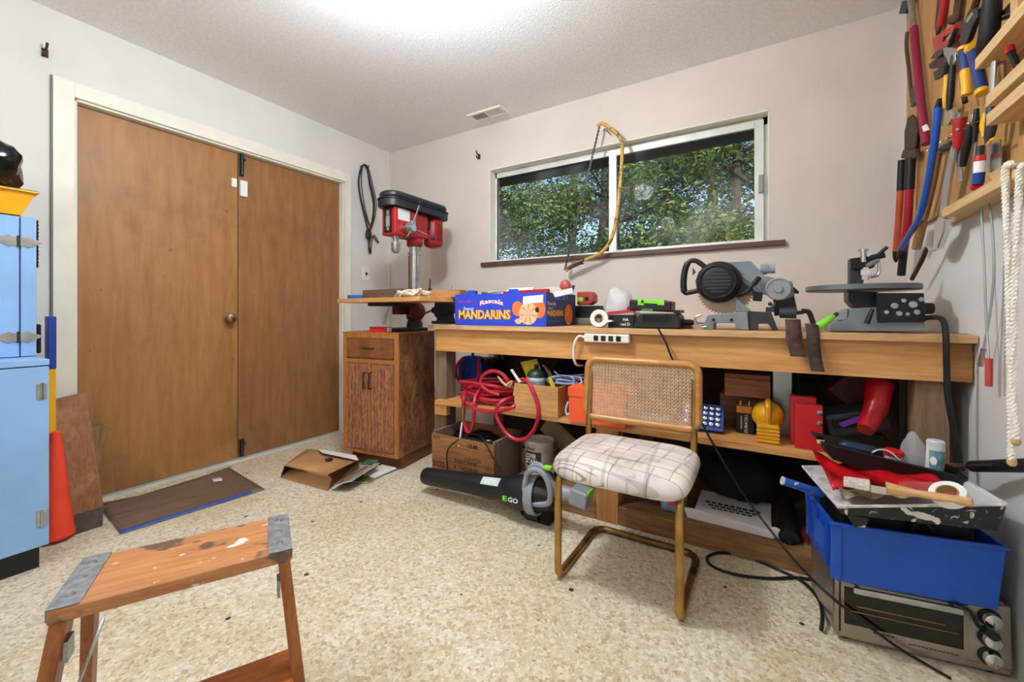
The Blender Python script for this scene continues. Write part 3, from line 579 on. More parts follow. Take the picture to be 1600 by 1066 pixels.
def rim(x0, x1, y0, y1, z, w_, h): return MB().bx(x0-w_, x1+w_, y0-w_, y0, z, z+h).bx(x0-w_, x1+w_, y1, y1+w_, z, z+h).bx(x0-w_, x0, y0, y1, z, z+h).bx(x1, x1+w_, y0, y1, z, z+h)
part('rim', rim(-2.81, -2.48, -.3, ty-.01, 1.45, .008, .008), YEL, tr, bev=.002)
BAG = mat('black_bag_film', '#0c0c0d', .18, var=0, bump=1, bs=16)
rnd = random.Random(11)
def sack(c, r, n=1, sq=.18, seed=1):
    from mathutils import noise as nz
    mb = MB(); mb.ball(c, r, 28, 18)
    for i, v in enumerate(mb.v):
        d = (v-V(c)); f = 1 + sq*nz.noise(V((d.x*14+seed, d.y*14, d.z*10))) + sq*.6*nz.noise(V((d.x*40+seed, d.y*40, d.z*25))); mb.v[i] = V(c)+d*f
    return mb
part('black_bag', sack((-2.66, .325, 1.567), (.11, .1, .112), sq=.3), BAG, label='crumpled glossy black plastic bag in the yellow tray', cat='bag', angle=180)
# behind the hutch: hand saw, level, planks, cone, skirting offcut
y1 = CY1+.006
o = thing('hand_saw', 'black toothed saw blade hung on the end of the blue hutch', 'saw', (UX-.03, y1, 1.1))
mb = MB(); z0, z1 = 1.16, 1.355; pts = [(UX-.01, y1, z1), (UX-.08, y1, z1), (UX-.08, y1, z0)]
for i in range(13): z = z0+(z1-z0)*i/13; pts += [(UX-.004, y1, z), (UX+.012, y1, z+.006)]
part('blade', mb.prism(pts, (0, .002, 0)), BLACKM, o); part('handle', MB().ob((UX-.03, y1+.006, .87), (.05, .012, .12)), BLACK, o, bev=.006); part('spine', MB().bx(UX-.05, UX-.046, y1, y1+.003, .92, 1.17), BLACKM, o)
lx0 = P(79, 600, X=-2.80)
o = thing('spirit_level', 'blue and yellow spirit level standing behind the blue hutch', 'level', (-2.80, lx0.y, 0))
part('level_body', MB().bx(-2.825, -2.775, lx0.y-.012, lx0.y+.012, .0, .72), YEL, o); part('level_end', MB().bx(-2.827, -2.773, lx0.y-.014, lx0.y+.014, .7205, .96), DBLUE, o, bev=.004)
o = thing('traffic_cone', 'orange red plastic cone leaning behind the blue hutch', 'cone', (-2.55, .56, .0), mx=Matrix.Translation((-2.60, .515, .03)) @ Matrix.Rotation(.02, 4, 'X') @ Matrix.Rotation(.05, 4, 'Y'), local=True)
part('cone_shell', MB().lathe([(.054, 0), (.05, .04), (.02, .40), (.017, .44), (.004, .445)], seg=24), CONE, o); part('foot', MB().lathe([(.055, -.012), (.056, 0), (.053, .002)], seg=24), CONE, o)
Q = [P(79, 648, X=-2.72), P(112, 636, X=-2.72), P(117, 806, X=-2.72), P(92, 816, X=-2.72)]
part('plank', MB().prism([(-2.70, .56, .03), (-2.70, .69, .03), (-2.86, .665, .585), (-2.86, .55, .565)], (-.02, 0, 0)), wood('plank_ply', '#a06a3e', '#7c4c2a', 'Z', 2, .6, stain='#d0a06c', stain_amt=.7), label='reddish plywood plank leaning between the blue hutch and the door', cat='plank')
part('plank', MB().prism([(-2.875, .60, .02), (-2.875, .70, .02), (-2.918, .755, .395), (-2.918, .625, .40)], (-.012, 0, 0)), wood('plank_dull', '#93734c', '#6d5233', 'Z', 2, .7), label='dull offcut of wood standing against the door casing', cat='plank')
part('vinyl_offcut', MB().prism([P(76, 850, Z=0), P(160, 822, Z=0), P(160, 822, Z=0)+V((-.03,.01,.075)), P(76, 850, Z=0)+V((-.03,.01,.075))], (-.006,.002,0)), mat('vinyl_dark', '#453831', .5, var=.25, vs=25), label='dark vinyl offcut on edge beside the blue hutch', cat='vinyl offcut')
# ------------------------------------------------------------------ floor mat with tape, paper bag with papers
A, B_, C_, D_ = P(160, 797, Z=0), P(188, 836, Z=0), P(414, 766, Z=0), P(357, 731, Z=0)
o = thing('vinyl_mat', 'brown wood-look vinyl sheet with a blue tape edge in front of the door', 'mat', (A+C_)/2)
def matfn(u, v):
    p = A.lerp(D_, u).lerp(B_.lerp(C_, u), v); p.z = .004 + .03*max(0, .25-u)*4*(1-v)**2 + .004*math.sin(u*6)*(1-v); return p
part('sheet', MB().grid(matfn, 24, 8), wood('vinyl_wood', '#7a6558', '#58473c', 'Y', 2, .35, 8, stain='#8d7868', stain_amt=.5), o, solid=.003)
def tapefn(u, v):
    p = B_.lerp(C_, u*.9); q = p + (A-B_).normalized()*.03; r = p.lerp(q, v); r.z = .0075; return r
part('blue_tape', MB().grid(tapefn, 12, 1), mat('painters_tape', '#1d57b8', .5), o, solid=.0008, label='strip of blue painter tape')
part('paper_scrap', MB().add([P(331,748,Z=.008), P(345,746,Z=.008), P(348,751,Z=.008), P(334,753,Z=.008)], [(0,1,2,3)]), PAPER, solid=.001, label='tiny white paper scrap on the vinyl sheet', cat='paper')
bag = thing('paper_bag', 'brown paper grocery bag lying on the floor before the fir cabinet', 'bag', (-2.25, 1.55, 0))
BB = [P(438, 746, Z=.002), P(512, 767, Z=.002), P(560, 720, Z=.002), P(478, 702, Z=.002)]
H1 = [P(445, 727, Z=.085), P(512, 742, Z=.10), P(562, 718, Z=.075), P(490, 702, Z=.05)]
mb = MB(); mb.add(BB+H1, [(0,1,2,3), (4,5,6,7), (2,3,7,6), (3,0,4,7)])
g0 = (BB[0]+H1[0])/2 + (BB[3]-BB[0])*.12; g1 = (BB[1]+H1[1])/2 + (BB[2]-BB[1])*.12
mb.add([BB[0], BB[1], g1, g0, H1[1], H1[0]], [(0,1,2,3), (3,2,4,5)])
part('paper_shell', mb, KRAFT, bag, solid=.0015)
hc = (H1[1]*.35+H1[2]*.65)*.6+(H1[0]*.5+H1[3]*.5)*.4; hc.z = .086
part('handle_hole', MB().lathe([(.022, 0), (.022, .0012)], hc+V((0,0,.0)), (.12,.1,1), 12, sx=1.5), BLACK, bag)
lb = [P(497, 702, Z=.07), P(503, 708, Z=.085), P(560, 720, Z=.095), P(556, 712, Z=.08)]
part('paper_strip', MB().prism(lb, (0,0,.002)), PAPER, label='long white printed paper strip on top of the paper bag', cat='paper')
u = V((.75, .66, 0)).normalized(); nrm = V((.66,-.75,0))
def mag(c, L, Wd, tilt, yaw, col, label, k):
    R = Matrix.Rotation(yaw, 4, 'Z') @ Matrix.Rotation(tilt, 4, 'X'); o = thing('magazine', label, 'magazine', mx=Matrix.Translation(c) @ R, local=True, group='papers spilling from the paper bag')
    part('pages', MB().bx(-L/2, L/2, -Wd/2, Wd/2, .0006, .005), PAPER, o); part('cover', MB().bx(-L/2-.001, L/2+.001, -Wd/2-.001, Wd/2+.001, .0051, .006), col, o); part('back_cover', MB().bx(-L/2-.001, L/2+.001, -Wd/2-.001, Wd/2+.001, 0, .0005), col, o)
mc = P(562, 745, Z=.03); yw = math.atan2(*(P(600,722,Z=0)-P(530,765,Z=0)).yx)
GRN = mat('mag_green', '#2f6b4c', .35, var=.3, vs=30); BRN = mat('mag_brown', '#8b6a50', .35, var=.3, vs=30); GRY = mat('mag_grey', '#a8a596', .35, var=.2, vs=30); BLKM = mat('mag_black', '#24242a', .3, var=.4, vs=40); OLV = mat('mag_olive', '#8a7d4e', .4, var=.2, vs=20)
mag(P(578, 744, Z=.003), .20, .10, .0, yw+.1, OLV, 'olive magazine lying flat under the others by the fir cabinet', 0)
mag(P(592, 737, Z=.010), .17, .12, .0, yw-.25, PAPER, 'white leaflet on the floor between the paper bag and the fir cabinet', 1)
mag(P(548, 746, Z=.030), .26, .06, -.5, yw+.02, BLKM, 'black magazine tilted in the mouth of the paper bag', 3)
mag(P(556, 742, Z=.045), .27, .07, -.35, yw+.03, BRN, 'brown magazine tilted out of the paper bag', 2)
mag(P(566, 739, Z=.055), .28, .05, -.2, yw+.02, GRY, 'pale grey catalogue on the outer edge of the spilling papers', 5)
mag(P(577, 724, Z=.06), .09, .07, 0, yw+.1, GRN, 'small green booklet on top of the spilling papers', 4)
# ------------------------------------------------------------------ cane chair
ch = thing('cane_chair', 'cantilever chair with cane back and patterned cushion seat', 'chair', (-.44, 1.6, 0))
R_ = .0135
xl, xr, yf, yb = -.650, -.232, 1.392, 1.80
def leg(x): return [(x, yb-.06, R_+.0), (x, yf+.03, R_), (x, yf+.006, R_+.008), (x, yf, R_+.035), (x, yf+.002, .34), (x, yf+.012, .375), (x, yf+.045, .388)]
part('floor_rail', MB().tube(spline([(xl, yb-.16, R_), (xl, yb-.05, R_), (xl+.02, yb-.01, R_), (xl+.06, yb, R_), ((xl+xr)/2, yb, R_), (xr-.06, yb, R_), (xr-.02, yb-.01, R_), (xr, yb-.05, R_), (xr, yb-.16, R_)], 5), R_*1.02, 12), mat('worn_tube', '#7a5c36', .4, .8, var=.25, vs=20), ch)
for x in (xl, xr): part('leg', MB().tube(spline([(x, yb-.16, R_), (x, yf+.05, R_), (x, yf+.012, R_+.006), (x, yf, R_+.04), (x, yf+.001, .20), (x, yf+.003, .33), (x, yf+.018, .372), (x, yf+.06, .385)], 5), R_, 12), BRASS, ch)
yk = 1.695
for x in (xl, xr): part('back_post', MB().tube(spline([(x, yf+.06, .385), (x, yk-.10, .385), (x, yk-.03, .395), (x, yk, .44), (x, yk+.01, .55), (x, yk+.03, .72)], 5), R_*.95, 12), BRASS, ch)
from mathutils import noise as NZ
def seatmesh():
    n = 22; mb = MB(); cx, cy, hx, hy = (xl+xr)/2, 1.54, .242, .19
    def sq(a, k): c, s = math.cos(a), math.sin(a); return (math.copysign(abs(c)**k, c), math.copysign(abs(s)**k, s))
    rings = [(0, .0), (.5, .0), (.85, .0), (.95, .012), (1., .03), (.985, .052), (.93, .068), (.8, .078), (.5, .083), (0, .084)]; seg = 48; vs = []
    for rr, z in rings:
        for k in range(seg):
            u_, v_ = sq(2*math.pi*k/seg, .34); x = cx+hx*u_*max(rr,.001); y = cy+hy*v_*max(rr,.001); zz = .388+z-.022*max(0, -v_*rr)**3+.008*max(0, v_*rr)**2
            vs.append((x, y, zz))
    fs = [(i*seg+k, i*seg+(k+1)%seg, (i+1)*seg+(k+1)%seg, (i+1)*seg+k) for i in range(len(rings)-1) for k in range(seg)]
    return mb.add(vs, fs)
def cushion_mat():
    m, n, l, b = nodes('printed_cushion'); b.inputs['Roughness'].default_value = .8; tc = n.new('ShaderNodeTexCoord')
    rot = n.new('ShaderNodeMapping'); rot.inputs['Rotation'].default_value = (0, 0, .35); rot.inputs['Location'].default_value = (3, 5, 0); l.new(tc.outputs['Object'], rot.inputs[0])
    def brick(sc, rot_, w_, h_, c1, c2, mo, ms, off):
        mp = n.new('ShaderNodeMapping'); mp.inputs['Rotation'].default_value = (0, 0, rot_); mp.inputs['Location'].default_value = (off, off*.6, 0); l.new(tc.outputs['Object'], mp.inputs[0])
        k = n.new('ShaderNodeTexBrick'); k.inputs['Scale'].default_value = sc; k.inputs['Brick Width'].default_value = w_; k.inputs['Row Height'].default_value = h_; k.inputs['Mortar Size'].default_value = ms; k.inputs['Mortar Smooth'].default_value = .3
        for nm, c in (('Color1', c1), ('Color2', c2), ('Mortar', mo)): k.inputs[nm].default_value = lin(c)
        l.new(mp.outputs[0], k.inputs['Vector']); return k.outputs[0]
    a_ = brick(6, .1, .75, .5, '#e6ddd0', '#d6ccca', '#a39b84', .009, 1.3); b_ = brick(6, .1, .75, .5, '#ffffff', '#ffffff', '#b7ad98', .03, 1.36)
    c_ = brick(26, .12, 2.0, .22, '#ffffff', '#ffffff', '#b5afa6', .03, .4); d_ = brick(4.3, 1.50, 1.4, .6, '#ffffff', '#f2ecf0', '#b9abb6', .03, 3.1)
    t = n.new('ShaderNodeTexNoise'); t.inputs['Scale'].default_value = 9; l.new(tc.outputs['Object'], t.inputs['Vector']); r = n.new('ShaderNodeValToRGB'); r.color_ramp.elements[0].position = .52; r.color_ramp.elements[1].position = .56; l.new(t.outputs[0], r.inputs[0])
    def mul(p, q, f=1.):
        x = n.new('ShaderNodeMix'); x.data_type = 'RGBA'; x.blend_type = 'MULTIPLY'; l.new(p, x.inputs[6]); l.new(q, x.inputs[7])
        if isinstance(f, float): x.inputs[0].default_value = f
        else: l.new(f, x.inputs[0])
        return x.outputs[2]
    out = mul(mul(mul(a_, b_, .5), d_, .45), c_, r.outputs[0])
    st2 = n.new('ShaderNodeTexNoise'); st2.inputs['Scale'].default_value = 5; l.new(tc.outputs['Object'], st2.inputs['Vector']); r2 = n.new('ShaderNodeValToRGB'); r2.color_ramp.elements[0].position = .35; r2.color_ramp.elements[1].position = .6; r2.color_ramp.elements[0].color = lin('#d6cdb4'); l.new(st2.outputs[0], r2.inputs[0]); out = mul(out, r2.outputs[0], .8)
    l.new(out, b.inputs['Base Color']); return m
part('seat_cushion', seatmesh(), cushion_mat(), ch, sub=1, angle=180, label='cushion covered in cream fabric with stamp-like print')
part('seat_pan', MB().bx(xl+.02, xr-.02, 1.40, 1.68, .375, .389), DARKWOOD, ch)
bx0, bx1, bz0, bz1 = xl-.012, xr+.012, .532, .775; by = yk+.012
def bp(x, z): return V((x, by + (z-bz0)*.10, z))
rc = .035; lp = []
for (cx, cz, a0) in ((bx1-rc, bz1-rc, 0), (bx0+rc, bz1-rc, 90), (bx0+rc, bz0+rc, 180), (bx1-rc, bz0+rc, 270)):
    for k in range(5): a = math.radians(a0+k*22.5); lp.append(bp(cx+rc*math.cos(a), cz+rc*math.sin(a)))
part('back_frame', MB().tube(lp, .0155, 10, True), wood('bentwood', '#c08a4a', '#a36f34', 'X', 2, .35), ch)
mb = MB(); th = .0012; pitch = .0140
def strip(p, q, wd, off):
    p = V(p); q = V(q); d = (q-p).normalized(); nn = V((0,-1,.1)).normalized(); s = d.cross(nn)*wd/2; o_ = nn*off
    mb.hexa([p-s+o_, p+s+o_, q+s+o_, q-s+o_], [p-s+o_+nn*th, p+s+o_+nn*th, q+s+o_+nn*th, q-s+o_+nn*th])
X0, X1, Z0, Z1 = bx0+.008, bx1-.008, bz0+.008, bz1-.008
i = 0; x = X0+.006
while x < X1: strip(bp(x-.0024, Z0), bp(x-.0024, Z1), .0019, 0); strip(bp(x+.0024, Z0), bp(x+.0024, Z1), .0019, 0); x += pitch
z = Z0+.006
while z < Z1: strip(bp(X0, z-.0024), bp(X1, z-.0024), .0019, .0012); strip(bp(X0, z+.0024), bp(X1, z+.0024), .0019, .0012); z += pitch
Wd, Hd = X1-X0, Z1-Z0
for s in (1, -1):
    k = -Hd
    while k < Wd:
        pts = []
        a0 = max(0, k); a1 = min(Wd, k+Hd)
        if a1-a0 > .01:
            za, zb = a0-k, a1-k
            if s < 0: za, zb = Hd-za, Hd-zb
            strip(bp(X0+a0, Z0+za), bp(X0+a1, Z0+zb), 0.0019, .0024+(.001 if s > 0 else 0))
        k += pitch
part('cane_webbing', mb, CANE, ch, kind='stuff', label='woven cane panel')
# ------------------------------------------------------------------ step stool
F0, F1 = P(70, 957, Z=.48), P(456, 858, Z=.48); ul = (F1-F0); LEN = ul.length; ul.normalize(); wv_ = V((-ul.y, ul.x, 0)); WD = .178
lad = thing('step_stool', 'folding wooden step stool with paint drops in the left foreground', 'step stool', (F0+F1)/2+wv_*WD/2-V((0,0,.48)), math.atan2(ul.y, ul.x), local=True)
def paintwood(name, axis):
    m = wood(name, '#c4885a', '#a0683a', axis, 2, .4); n, l = m.node_tree.nodes, m.node_tree.links; b = n['Principled BSDF']; src = b.inputs['Base Color'].links[0].from_socket; tc = n.new('ShaderNodeTexCoord')
    for c, sc, th, off in (('#efe6dc', 26, .70, 0), ('#4a403a', 13, .605, 4), ('#efe6dc', 60, .72, 9)):
        mp = n.new('ShaderNodeMapping'); mp.inputs['Location'].default_value = (off, off, 0); mp.inputs['Scale'].default_value = (.6, 1, 1); l.new(tc.outputs['Object'], mp.inputs[0])
        t = n.new('ShaderNodeTexNoise'); t.inputs['Scale'].default_value = sc; t.inputs['Detail'].default_value = 3; l.new(mp.outputs[0], t.inputs['Vector']); r = n.new('ShaderNodeValToRGB'); r.color_ramp.elements[0].position = th-.03; r.color_ramp.elements[1].position = th; r.color_ramp.elements[0].color = (0,0,0,1); r.color_ramp.elements[1].color = (.85,)*3+(1,); l.new(t.outputs[0], r.inputs[0])
        x = n.new('ShaderNodeMix'); x.data_type = 'RGBA'; l.new(r.outputs[0], x.inputs[0]); l.new(src, x.inputs[6]); x.inputs[7].default_value = lin(c); src = x.outputs[2]
    l.new(src, b.inputs['Base Color']); return m
PW = paintwood('painted_step', 'X')
L2, W2 = LEN/2, WD/2; TZ_ = .48
part('top_step', MB().bx(-L2, L2, -W2, W2, TZ_-.026, TZ_-.0005), PW, lad, bev=.004)
GALV = mat('galvanised', '#aab3b8', .4, .8, var=.18, vs=60, bump=.3, bs=120)
for s in (-1, 1):
    pl_ = part('metal_plate', MB().bx(s*L2-.021-s*.021, s*L2+.021-s*.021, -W2+.001, W2-.001, TZ_-.0004, TZ_+.002).bx(s*(L2+.0005)-.0008, s*(L2+.0005)+.0008, -W2+.002, W2-.002, TZ_-.02, TZ_+.002), GALV, lad, bev=.0008)
    for y in (-.055, 0, .055): part('rivet', MB().lathe([(.007, 0), (.006, .002), (.002, .003)], (s*(L2-.021), y, TZ_+.002), seg=10), STEEL, pl_)
def bar(a, b, wd, th, up=(0,1,0)):
    a, b = V(a), V(b); d = (b-a).normalized(); s = d.cross(V(up)).normalized(); t = s.cross(d).normalized(); mb = MB()
    return mb.hexa([a-s*wd/2-t*th/2, a+s*wd/2-t*th/2, a+s*wd/2+t*th/2, a-s*wd/2+t*th/2], [b-s*wd/2-t*th/2, b+s*wd/2-t*th/2, b+s*wd/2+t*th/2, b-s*wd/2+t*th/2])
for s in (-1, 1):
    fl = part('leg', bar((s*(L2-.014), -W2+.025, TZ_-.027), (s*(L2+.035), -W2-.085, .0), .022, .045), OAKZ, lad, bev=.002)
    rl = part('leg', bar((s*(L2-.018), W2-.03, TZ_-.027), (s*(L2+.03), W2+.12, .0), .02, .034), OAKZ, lad, bev=.002)
    if s < 0: part('strap_hinge', bar((s*(L2-.012), -W2-.03, .25), (s*(L2-.024), W2+.02, .335), .003, .014), GALV, fl)
    part('bracket', MB().bx(s*(L2-.024)-.003, s*(L2-.024)+.003, -W2-.0, -W2+.03, .385, .42), GALV, fl)
part('step', MB().bx(-L2-.0, L2+.0, -W2-.085, -W2+.035, .228, .25), wood('step_brown', '#a9602c', '#7d3f17', 'X', 2, .3), lad, bev=.004)
# ------------------------------------------------------------------ on the bench: mandarin box
X0, X1, Y0, Y1, ZT = -1.572, -.972, 1.935, 2.325, 1.083
z0 = BZ+.0008
o = thing('fruit_box', 'blue cardboard mandarin orange box full of odds on the bench', 'box', ((X0+X1)/2, 2.13, z0))
BOXB = mat('box_blue', '#2b46c2', .45, var=.03); BOXN = mat('box_navy', '#31396f', .5, var=.05); t = .005
def tabbed(x0, x1, z1, tabs): # outline of the long side with two raised tabs
    p = [(x0, z0), (x1, z0), (x1, z1)]
    for a, b in tabs: p += [(b+.008, z1), (b, z1+.022), (a, z1+.022), (a-.008, z1)]
    return p + [(x0, z1)]
fp = tabbed(X0, X1, ZT, [(X0+.375, X0+.43), (X0+.09, X0+.14)])
f_ = part('front_panel', MB().prism([(x, Y0, z) for x, z in fp], (0, t, 0)), BOXB, o)
part('back_panel', MB().prism([(x, Y1-t, z) for x, z in fp], (0, t, 0)), BOXB, o)
sp_ = [(Y0+t, z0), (Y1-t, z0), (Y1-t, ZT), (Y1-.1, ZT), (Y1-.13, ZT-.035), (Y0+.12, ZT-.035), (Y0+.08, ZT), (Y0+t, ZT)]
s_ = part('end_panel', MB().prism([(X1-t, y, z) for y, z in sp_], (t, 0, 0)), BOXN, o); part('end_panel', MB().prism([(X0, y, z) for y, z in sp_], (t, 0, 0)), BOXN, o)
part('bottom', MB().bx(X0+t, X1-t, Y0+t, Y1-t, z0, z0+.004), KRAFT, o)
YL = mat('ink_yellow', '#ffcb2e', .5, var=.02); OR = mat('ink_orange', '#f07a34', .5, var=.1, vs=40); ORP = mat('ink_peach', '#f6c39a', .5, var=.1, vs=60); RD = mat('ink_red', '#d8343a', .5, var=0); WH = mat('ink_white', '#f2f2f4', .5, var=0); DK = mat('ink_dark', '#15151c', .5, var=0)
fx = lambda u: X0+u*(X1-X0); fz = lambda v: z0+v*(ZT-z0); ff = Y0-.0002
def ftext(s, m, u, v, w_, h, dep=.0006, **k): return lettering(s, m, f_, (fx(u), ff, fz(v)), (1,0,0), (0,0,1), width=w_*(X1-X0), height=h*(ZT-z0), depth=dep, **k)
ftext('MANDARINS', RD, .043, .19, .605, .32, bold=.05); ftext('MANDARINS', YL, .05, .205, .59, .29, dep=.0012, bold=.028)
ftext('Sweet', WH, .10, .49, .13, .11, dep=.0014, shear=.3); ftext('EASY to PEEL', RD, .045, .73, .16, .08)
ftext('Rascals', RD, .297, .615, .27, .16, bold=.05, arch=.014); ftext('Rascals', WH, .305, .63, .255, .14, dep=.0012, bold=.02, arch=.014)
def disc(cx, cz, rx, rz, m, dep, name, n=20, a0=0, a1=2*math.pi):
    pts = [(cx+rx*math.cos(a0+(a1-a0)*k/(n-1)), ff-dep, cz+rz*math.sin(a0+(a1-a0)*k/(n-1))) for k in range(n)]; return part(name, MB().prism(pts, (0, dep*.9, 0)), m, f_)
disc(fx(.715), fz(.53), .034, .04, OR, .0006, 'printed_orange'); disc(fx(.935), fz(.52), .036, .05, OR, .0006, 'printed_orange'); disc(fx(.825), fz(.38), .056, .06, ORP, .0009, 'printed_orange')
for k in range(7):
    a = math.radians(-70+k*52); p0 = V((fx(.825), ff-.001, fz(.38))); p1 = p0+V((.05*math.cos(a), 0, .053*math.sin(a))); part('printed_line', MB().prism([p0, p1+V((.004*math.sin(a),0,-.004*math.cos(a))), p1-V((.004*math.sin(a),0,-.004*math.cos(a)))], (0,-.0006,0)), OR, f_)
disc(fx(.725), fz(.235), .027, .03, ORP, .0006, 'printed_segment', 12, math.pi*1.1, math.pi*2.1); disc(fx(.915), fz(.49), .012, .014, DK, .0018, 'hand_hole')
part('shipping_label', MB().prism([(fx(.77), ff, fz(.66)), (fx(.97), ff, fz(.71)), (fx(.975), ff, fz(.93)), (fx(.775), ff, fz(.89))], (0, -.0018, 0)), PAPER, f_)
sx = X1+.0002
def stext(s, m, v, y, w_, h, **k): return lettering(s, m, s_, (sx, y, fz(v)), (0,1,0), (0,0,1), width=w_, height=h*(ZT-z0), depth=.001, **k)
stext('MANDARINS', YL, .30, Y0+.012, .20, .19, bold=.02); stext('Sweet', WH, .51, Y0+.02, .06, .08, shear=.3); stext('Rascals', WH, .63, Y0+.015, .10, .11)
part('print_band', MB().bx(sx, sx+.0006, Y0+.01, Y0+.22, fz(.12), fz(.2)), DBLUE, s_); part('printed_orange', MB().prism([(sx, Y0+.29+.055*math.cos(a), fz(.34)+.06*math.sin(a)) for a in [k*math.pi/8 for k in range(16)]], (.0008, 0, 0)), OR, s_)
# contents of the box
part('paper_stack', MB().prism([(-1.33, 2.0, 1.07), (-1.12, 2.0, 1.07), (-1.15, 2.14, 1.125), (-1.31, 2.14, 1.125)], (0, .004, -.006)), PAPER, label='white folded sheet sticking up from the mandarin box', cat='paper')
part('paper_sheet', MB().prism([(-1.46, 2.0, 1.085), (-1.34, 1.99, 1.095), (-1.34, 2.1, 1.10), (-1.46, 2.1, 1.09)], (0, 0, .004)), PAPER, label='white sheet lying at the left of the mandarin box', cat='paper')
part('red_level', MB().ob((-1.15, 2.04, 1.092), (.28, .03, .022), rz=.05, ry=-.03), RED, bev=.003, label='slim red tool bar across the top of the mandarin box', cat='tool')
part('sanding_block', MB().ob((-1.475, 1.98, 1.088), (.05, .05, .03), rz=.4, rx=.2), BLACK, bev=.004, label='small black block at the left corner of the mandarin box', cat='block')
part('sanding_block', MB().ob((-1.36, 1.975, 1.08), (.08, .04, .022), rz=.1, ry=.2), mat('grey_brown', '#5a4b40', .7), bev=.006, label='grey brown worn block behind the box front tab', cat='block')
part('white_carton', MB().ob((-.98, 2.12, 1.082), (.15, .05, .03), rz=.3, ry=-.22), PAPER, bev=.001, label='small white carton resting on the right rim of the mandarin box', cat='carton')
part('cloth_wad', sack((-1.06, 2.2, 1.095), (.07, .05, .035), seed=4), mat('beige_cloth', '#c9c0b0', .9), label='beige cloth wad at the back right of the mandarin box', cat='cloth', angle=180)
o = thing('sander', 'red orbital tool handle poking out behind the mandarin box', 'tool', (-.98, 2.25, 1.06)); part('grip', MB().ball((-.99, 2.22, 1.128), (.035, .028, .04)), mat('salmon', '#b5524a', .5), o); part('trigger', MB().ob((-.945, 2.22, 1.115), (.012, .015, .04), ry=.3), DGREY, o); part('neck', MB().tube([(-.99, 2.22, 1.11), (-1.0, 2.2, 1.0)], .02), DGREY, o)
# bench vise at the far left
vx, vy = P(696, 485, Y=2.12).x, 2.12
o = thing('bench_grinder', 'dark blue black bench grinder beside the mandarin box', 'grinder', (vx, vy, BZ+.001))
VM = mat('vise_blue', '#262d3a', .45, .2, var=.2)
part('foot', MB().bx(vx-.07, vx+.075, vy-.06, vy+.06, BZ+.001, BZ+.02), VM, o, bev=.004); part('pedestal', MB().hexa([(vx-.045,vy-.04,BZ+.02), (vx+.05,vy-.04,BZ+.02), (vx+.05,vy+.04,BZ+.02), (vx-.045,vy+.04,BZ+.02)], [(vx-.03,vy-.03,BZ+.08), (vx+.04,vy-.03,BZ+.08), (vx+.04,vy+.03,BZ+.08), (vx-.03,vy+.03,BZ+.08)]), VM, o)
part('wheel_guard', MB().lathe([(.06, -.05), (.07, -.04), (.07, .035), (.06, .045)], (vx+.01, vy, BZ+.125), (0,1,0), 24), VM, o, bev=.003); part('motor_hub', MB().lathe([(.05, 0), (.05, .02), (.025, .03), (.02, .05)], (vx-.05, vy, BZ+.09), (-1,-.3,0), 16), VM, o); part('eye_shield', MB().prism([(vx-.07,vy-.06,BZ+.155), (vx+.01,vy-.06,BZ+.155), (vx+.02,vy-.05,BZ+.195), (vx-.06,vy-.05,BZ+.195)], (0,.004,0)), mat('blue_grey_film', '#46546e', .2), o)
# cordless tool, black case behind, tape
o = thing('cordless_drill', 'red cordless tool body with a lime badge right of the mandarin box', 'power tool', (-.86, 2.36, 1.0))
c = P(908, 468, Y=2.38); RT = mat('faded_red', '#a8402f', .5, var=.1)
def octa(x0, x1, z0_, z1_, y, d, ch): return MB().prism([(x0,y,z0_), (x1-ch*1.5,y,z0_), (x1,y,z0_+ch), (x1,y,z1_-ch), (x1-ch,y,z1_), (x0,y,z1_)], (0,d,0))
part('shell', octa(c.x-.02, c.x+.085, c.z-.035, c.z+.045, 2.36, .08, .02), RT, o, bev=.006); part('lime_badge', MB().bx(c.x-.018, c.x+.02, 2.3585, 2.3595, c.z-.012, c.z+.012), LIME, o); part('bit_holder', MB().lathe([(.012, 0), (.012, .002)], (c.x+.045, 2.3595, c.z+.002), (0,-1,0)), BLACK, o)
part('stand_leg', MB().tube(spline([(c.x-.01, 2.4, c.z-.036), (c.x-.02, 2.4, 1.0), (c.x-.01, 2.4, .975)]), .007), BLACK, o)
part('tool_case', MB().bx(*fr(876, 936, 478, 497, 2.36, .12)), BLACK, bev=.004, label='flat black case lying on a grey box behind the tape roll', cat='case')
part('grey_box', MB().bx(*fr(880, 938, 497, 512, 2.34, .14, BZ+.0008)[:5], P(910, 497.5, Y=2.36).z-.0005), mat('taupe_box', '#7d7668', .6, var=.1), bev=.003, label='taupe box on the bench under the flat black case', cat='box')
c = P(937, 498.5, Y=1.97); o = thing('tape_roll', 'white roll of tape standing on edge on the bench', 'tape', c-V((0,0,.042))); ax = V((.15,-1,.1))
part('tape', MB().ring([(.022, -.022), (.043, -.022), (.043, .022), (.022, .022)], (c.x, c.y, BZ+.0445), ax, 32), mat('white_tape', '#e9e8e2', .5, var=.02), o, bev=.002); part('core', MB().ring([(.0195, -.0225), (.0218, -.0225), (.0218, .0225), (.0195, .0225)], (c.x, c.y, BZ+.0445), ax, 32), KRAFT, o)
part('loose_end', MB().prism([(c.x+.04, c.y-.02, BZ+.04), (c.x+.065, c.y-.02, BZ+.036), (c.x+.067, c.y-.02, BZ+.032), (c.x+.04, c.y-.02, BZ+.026)], (0,.03,0)), mat('white_tape', '#fff'), o)
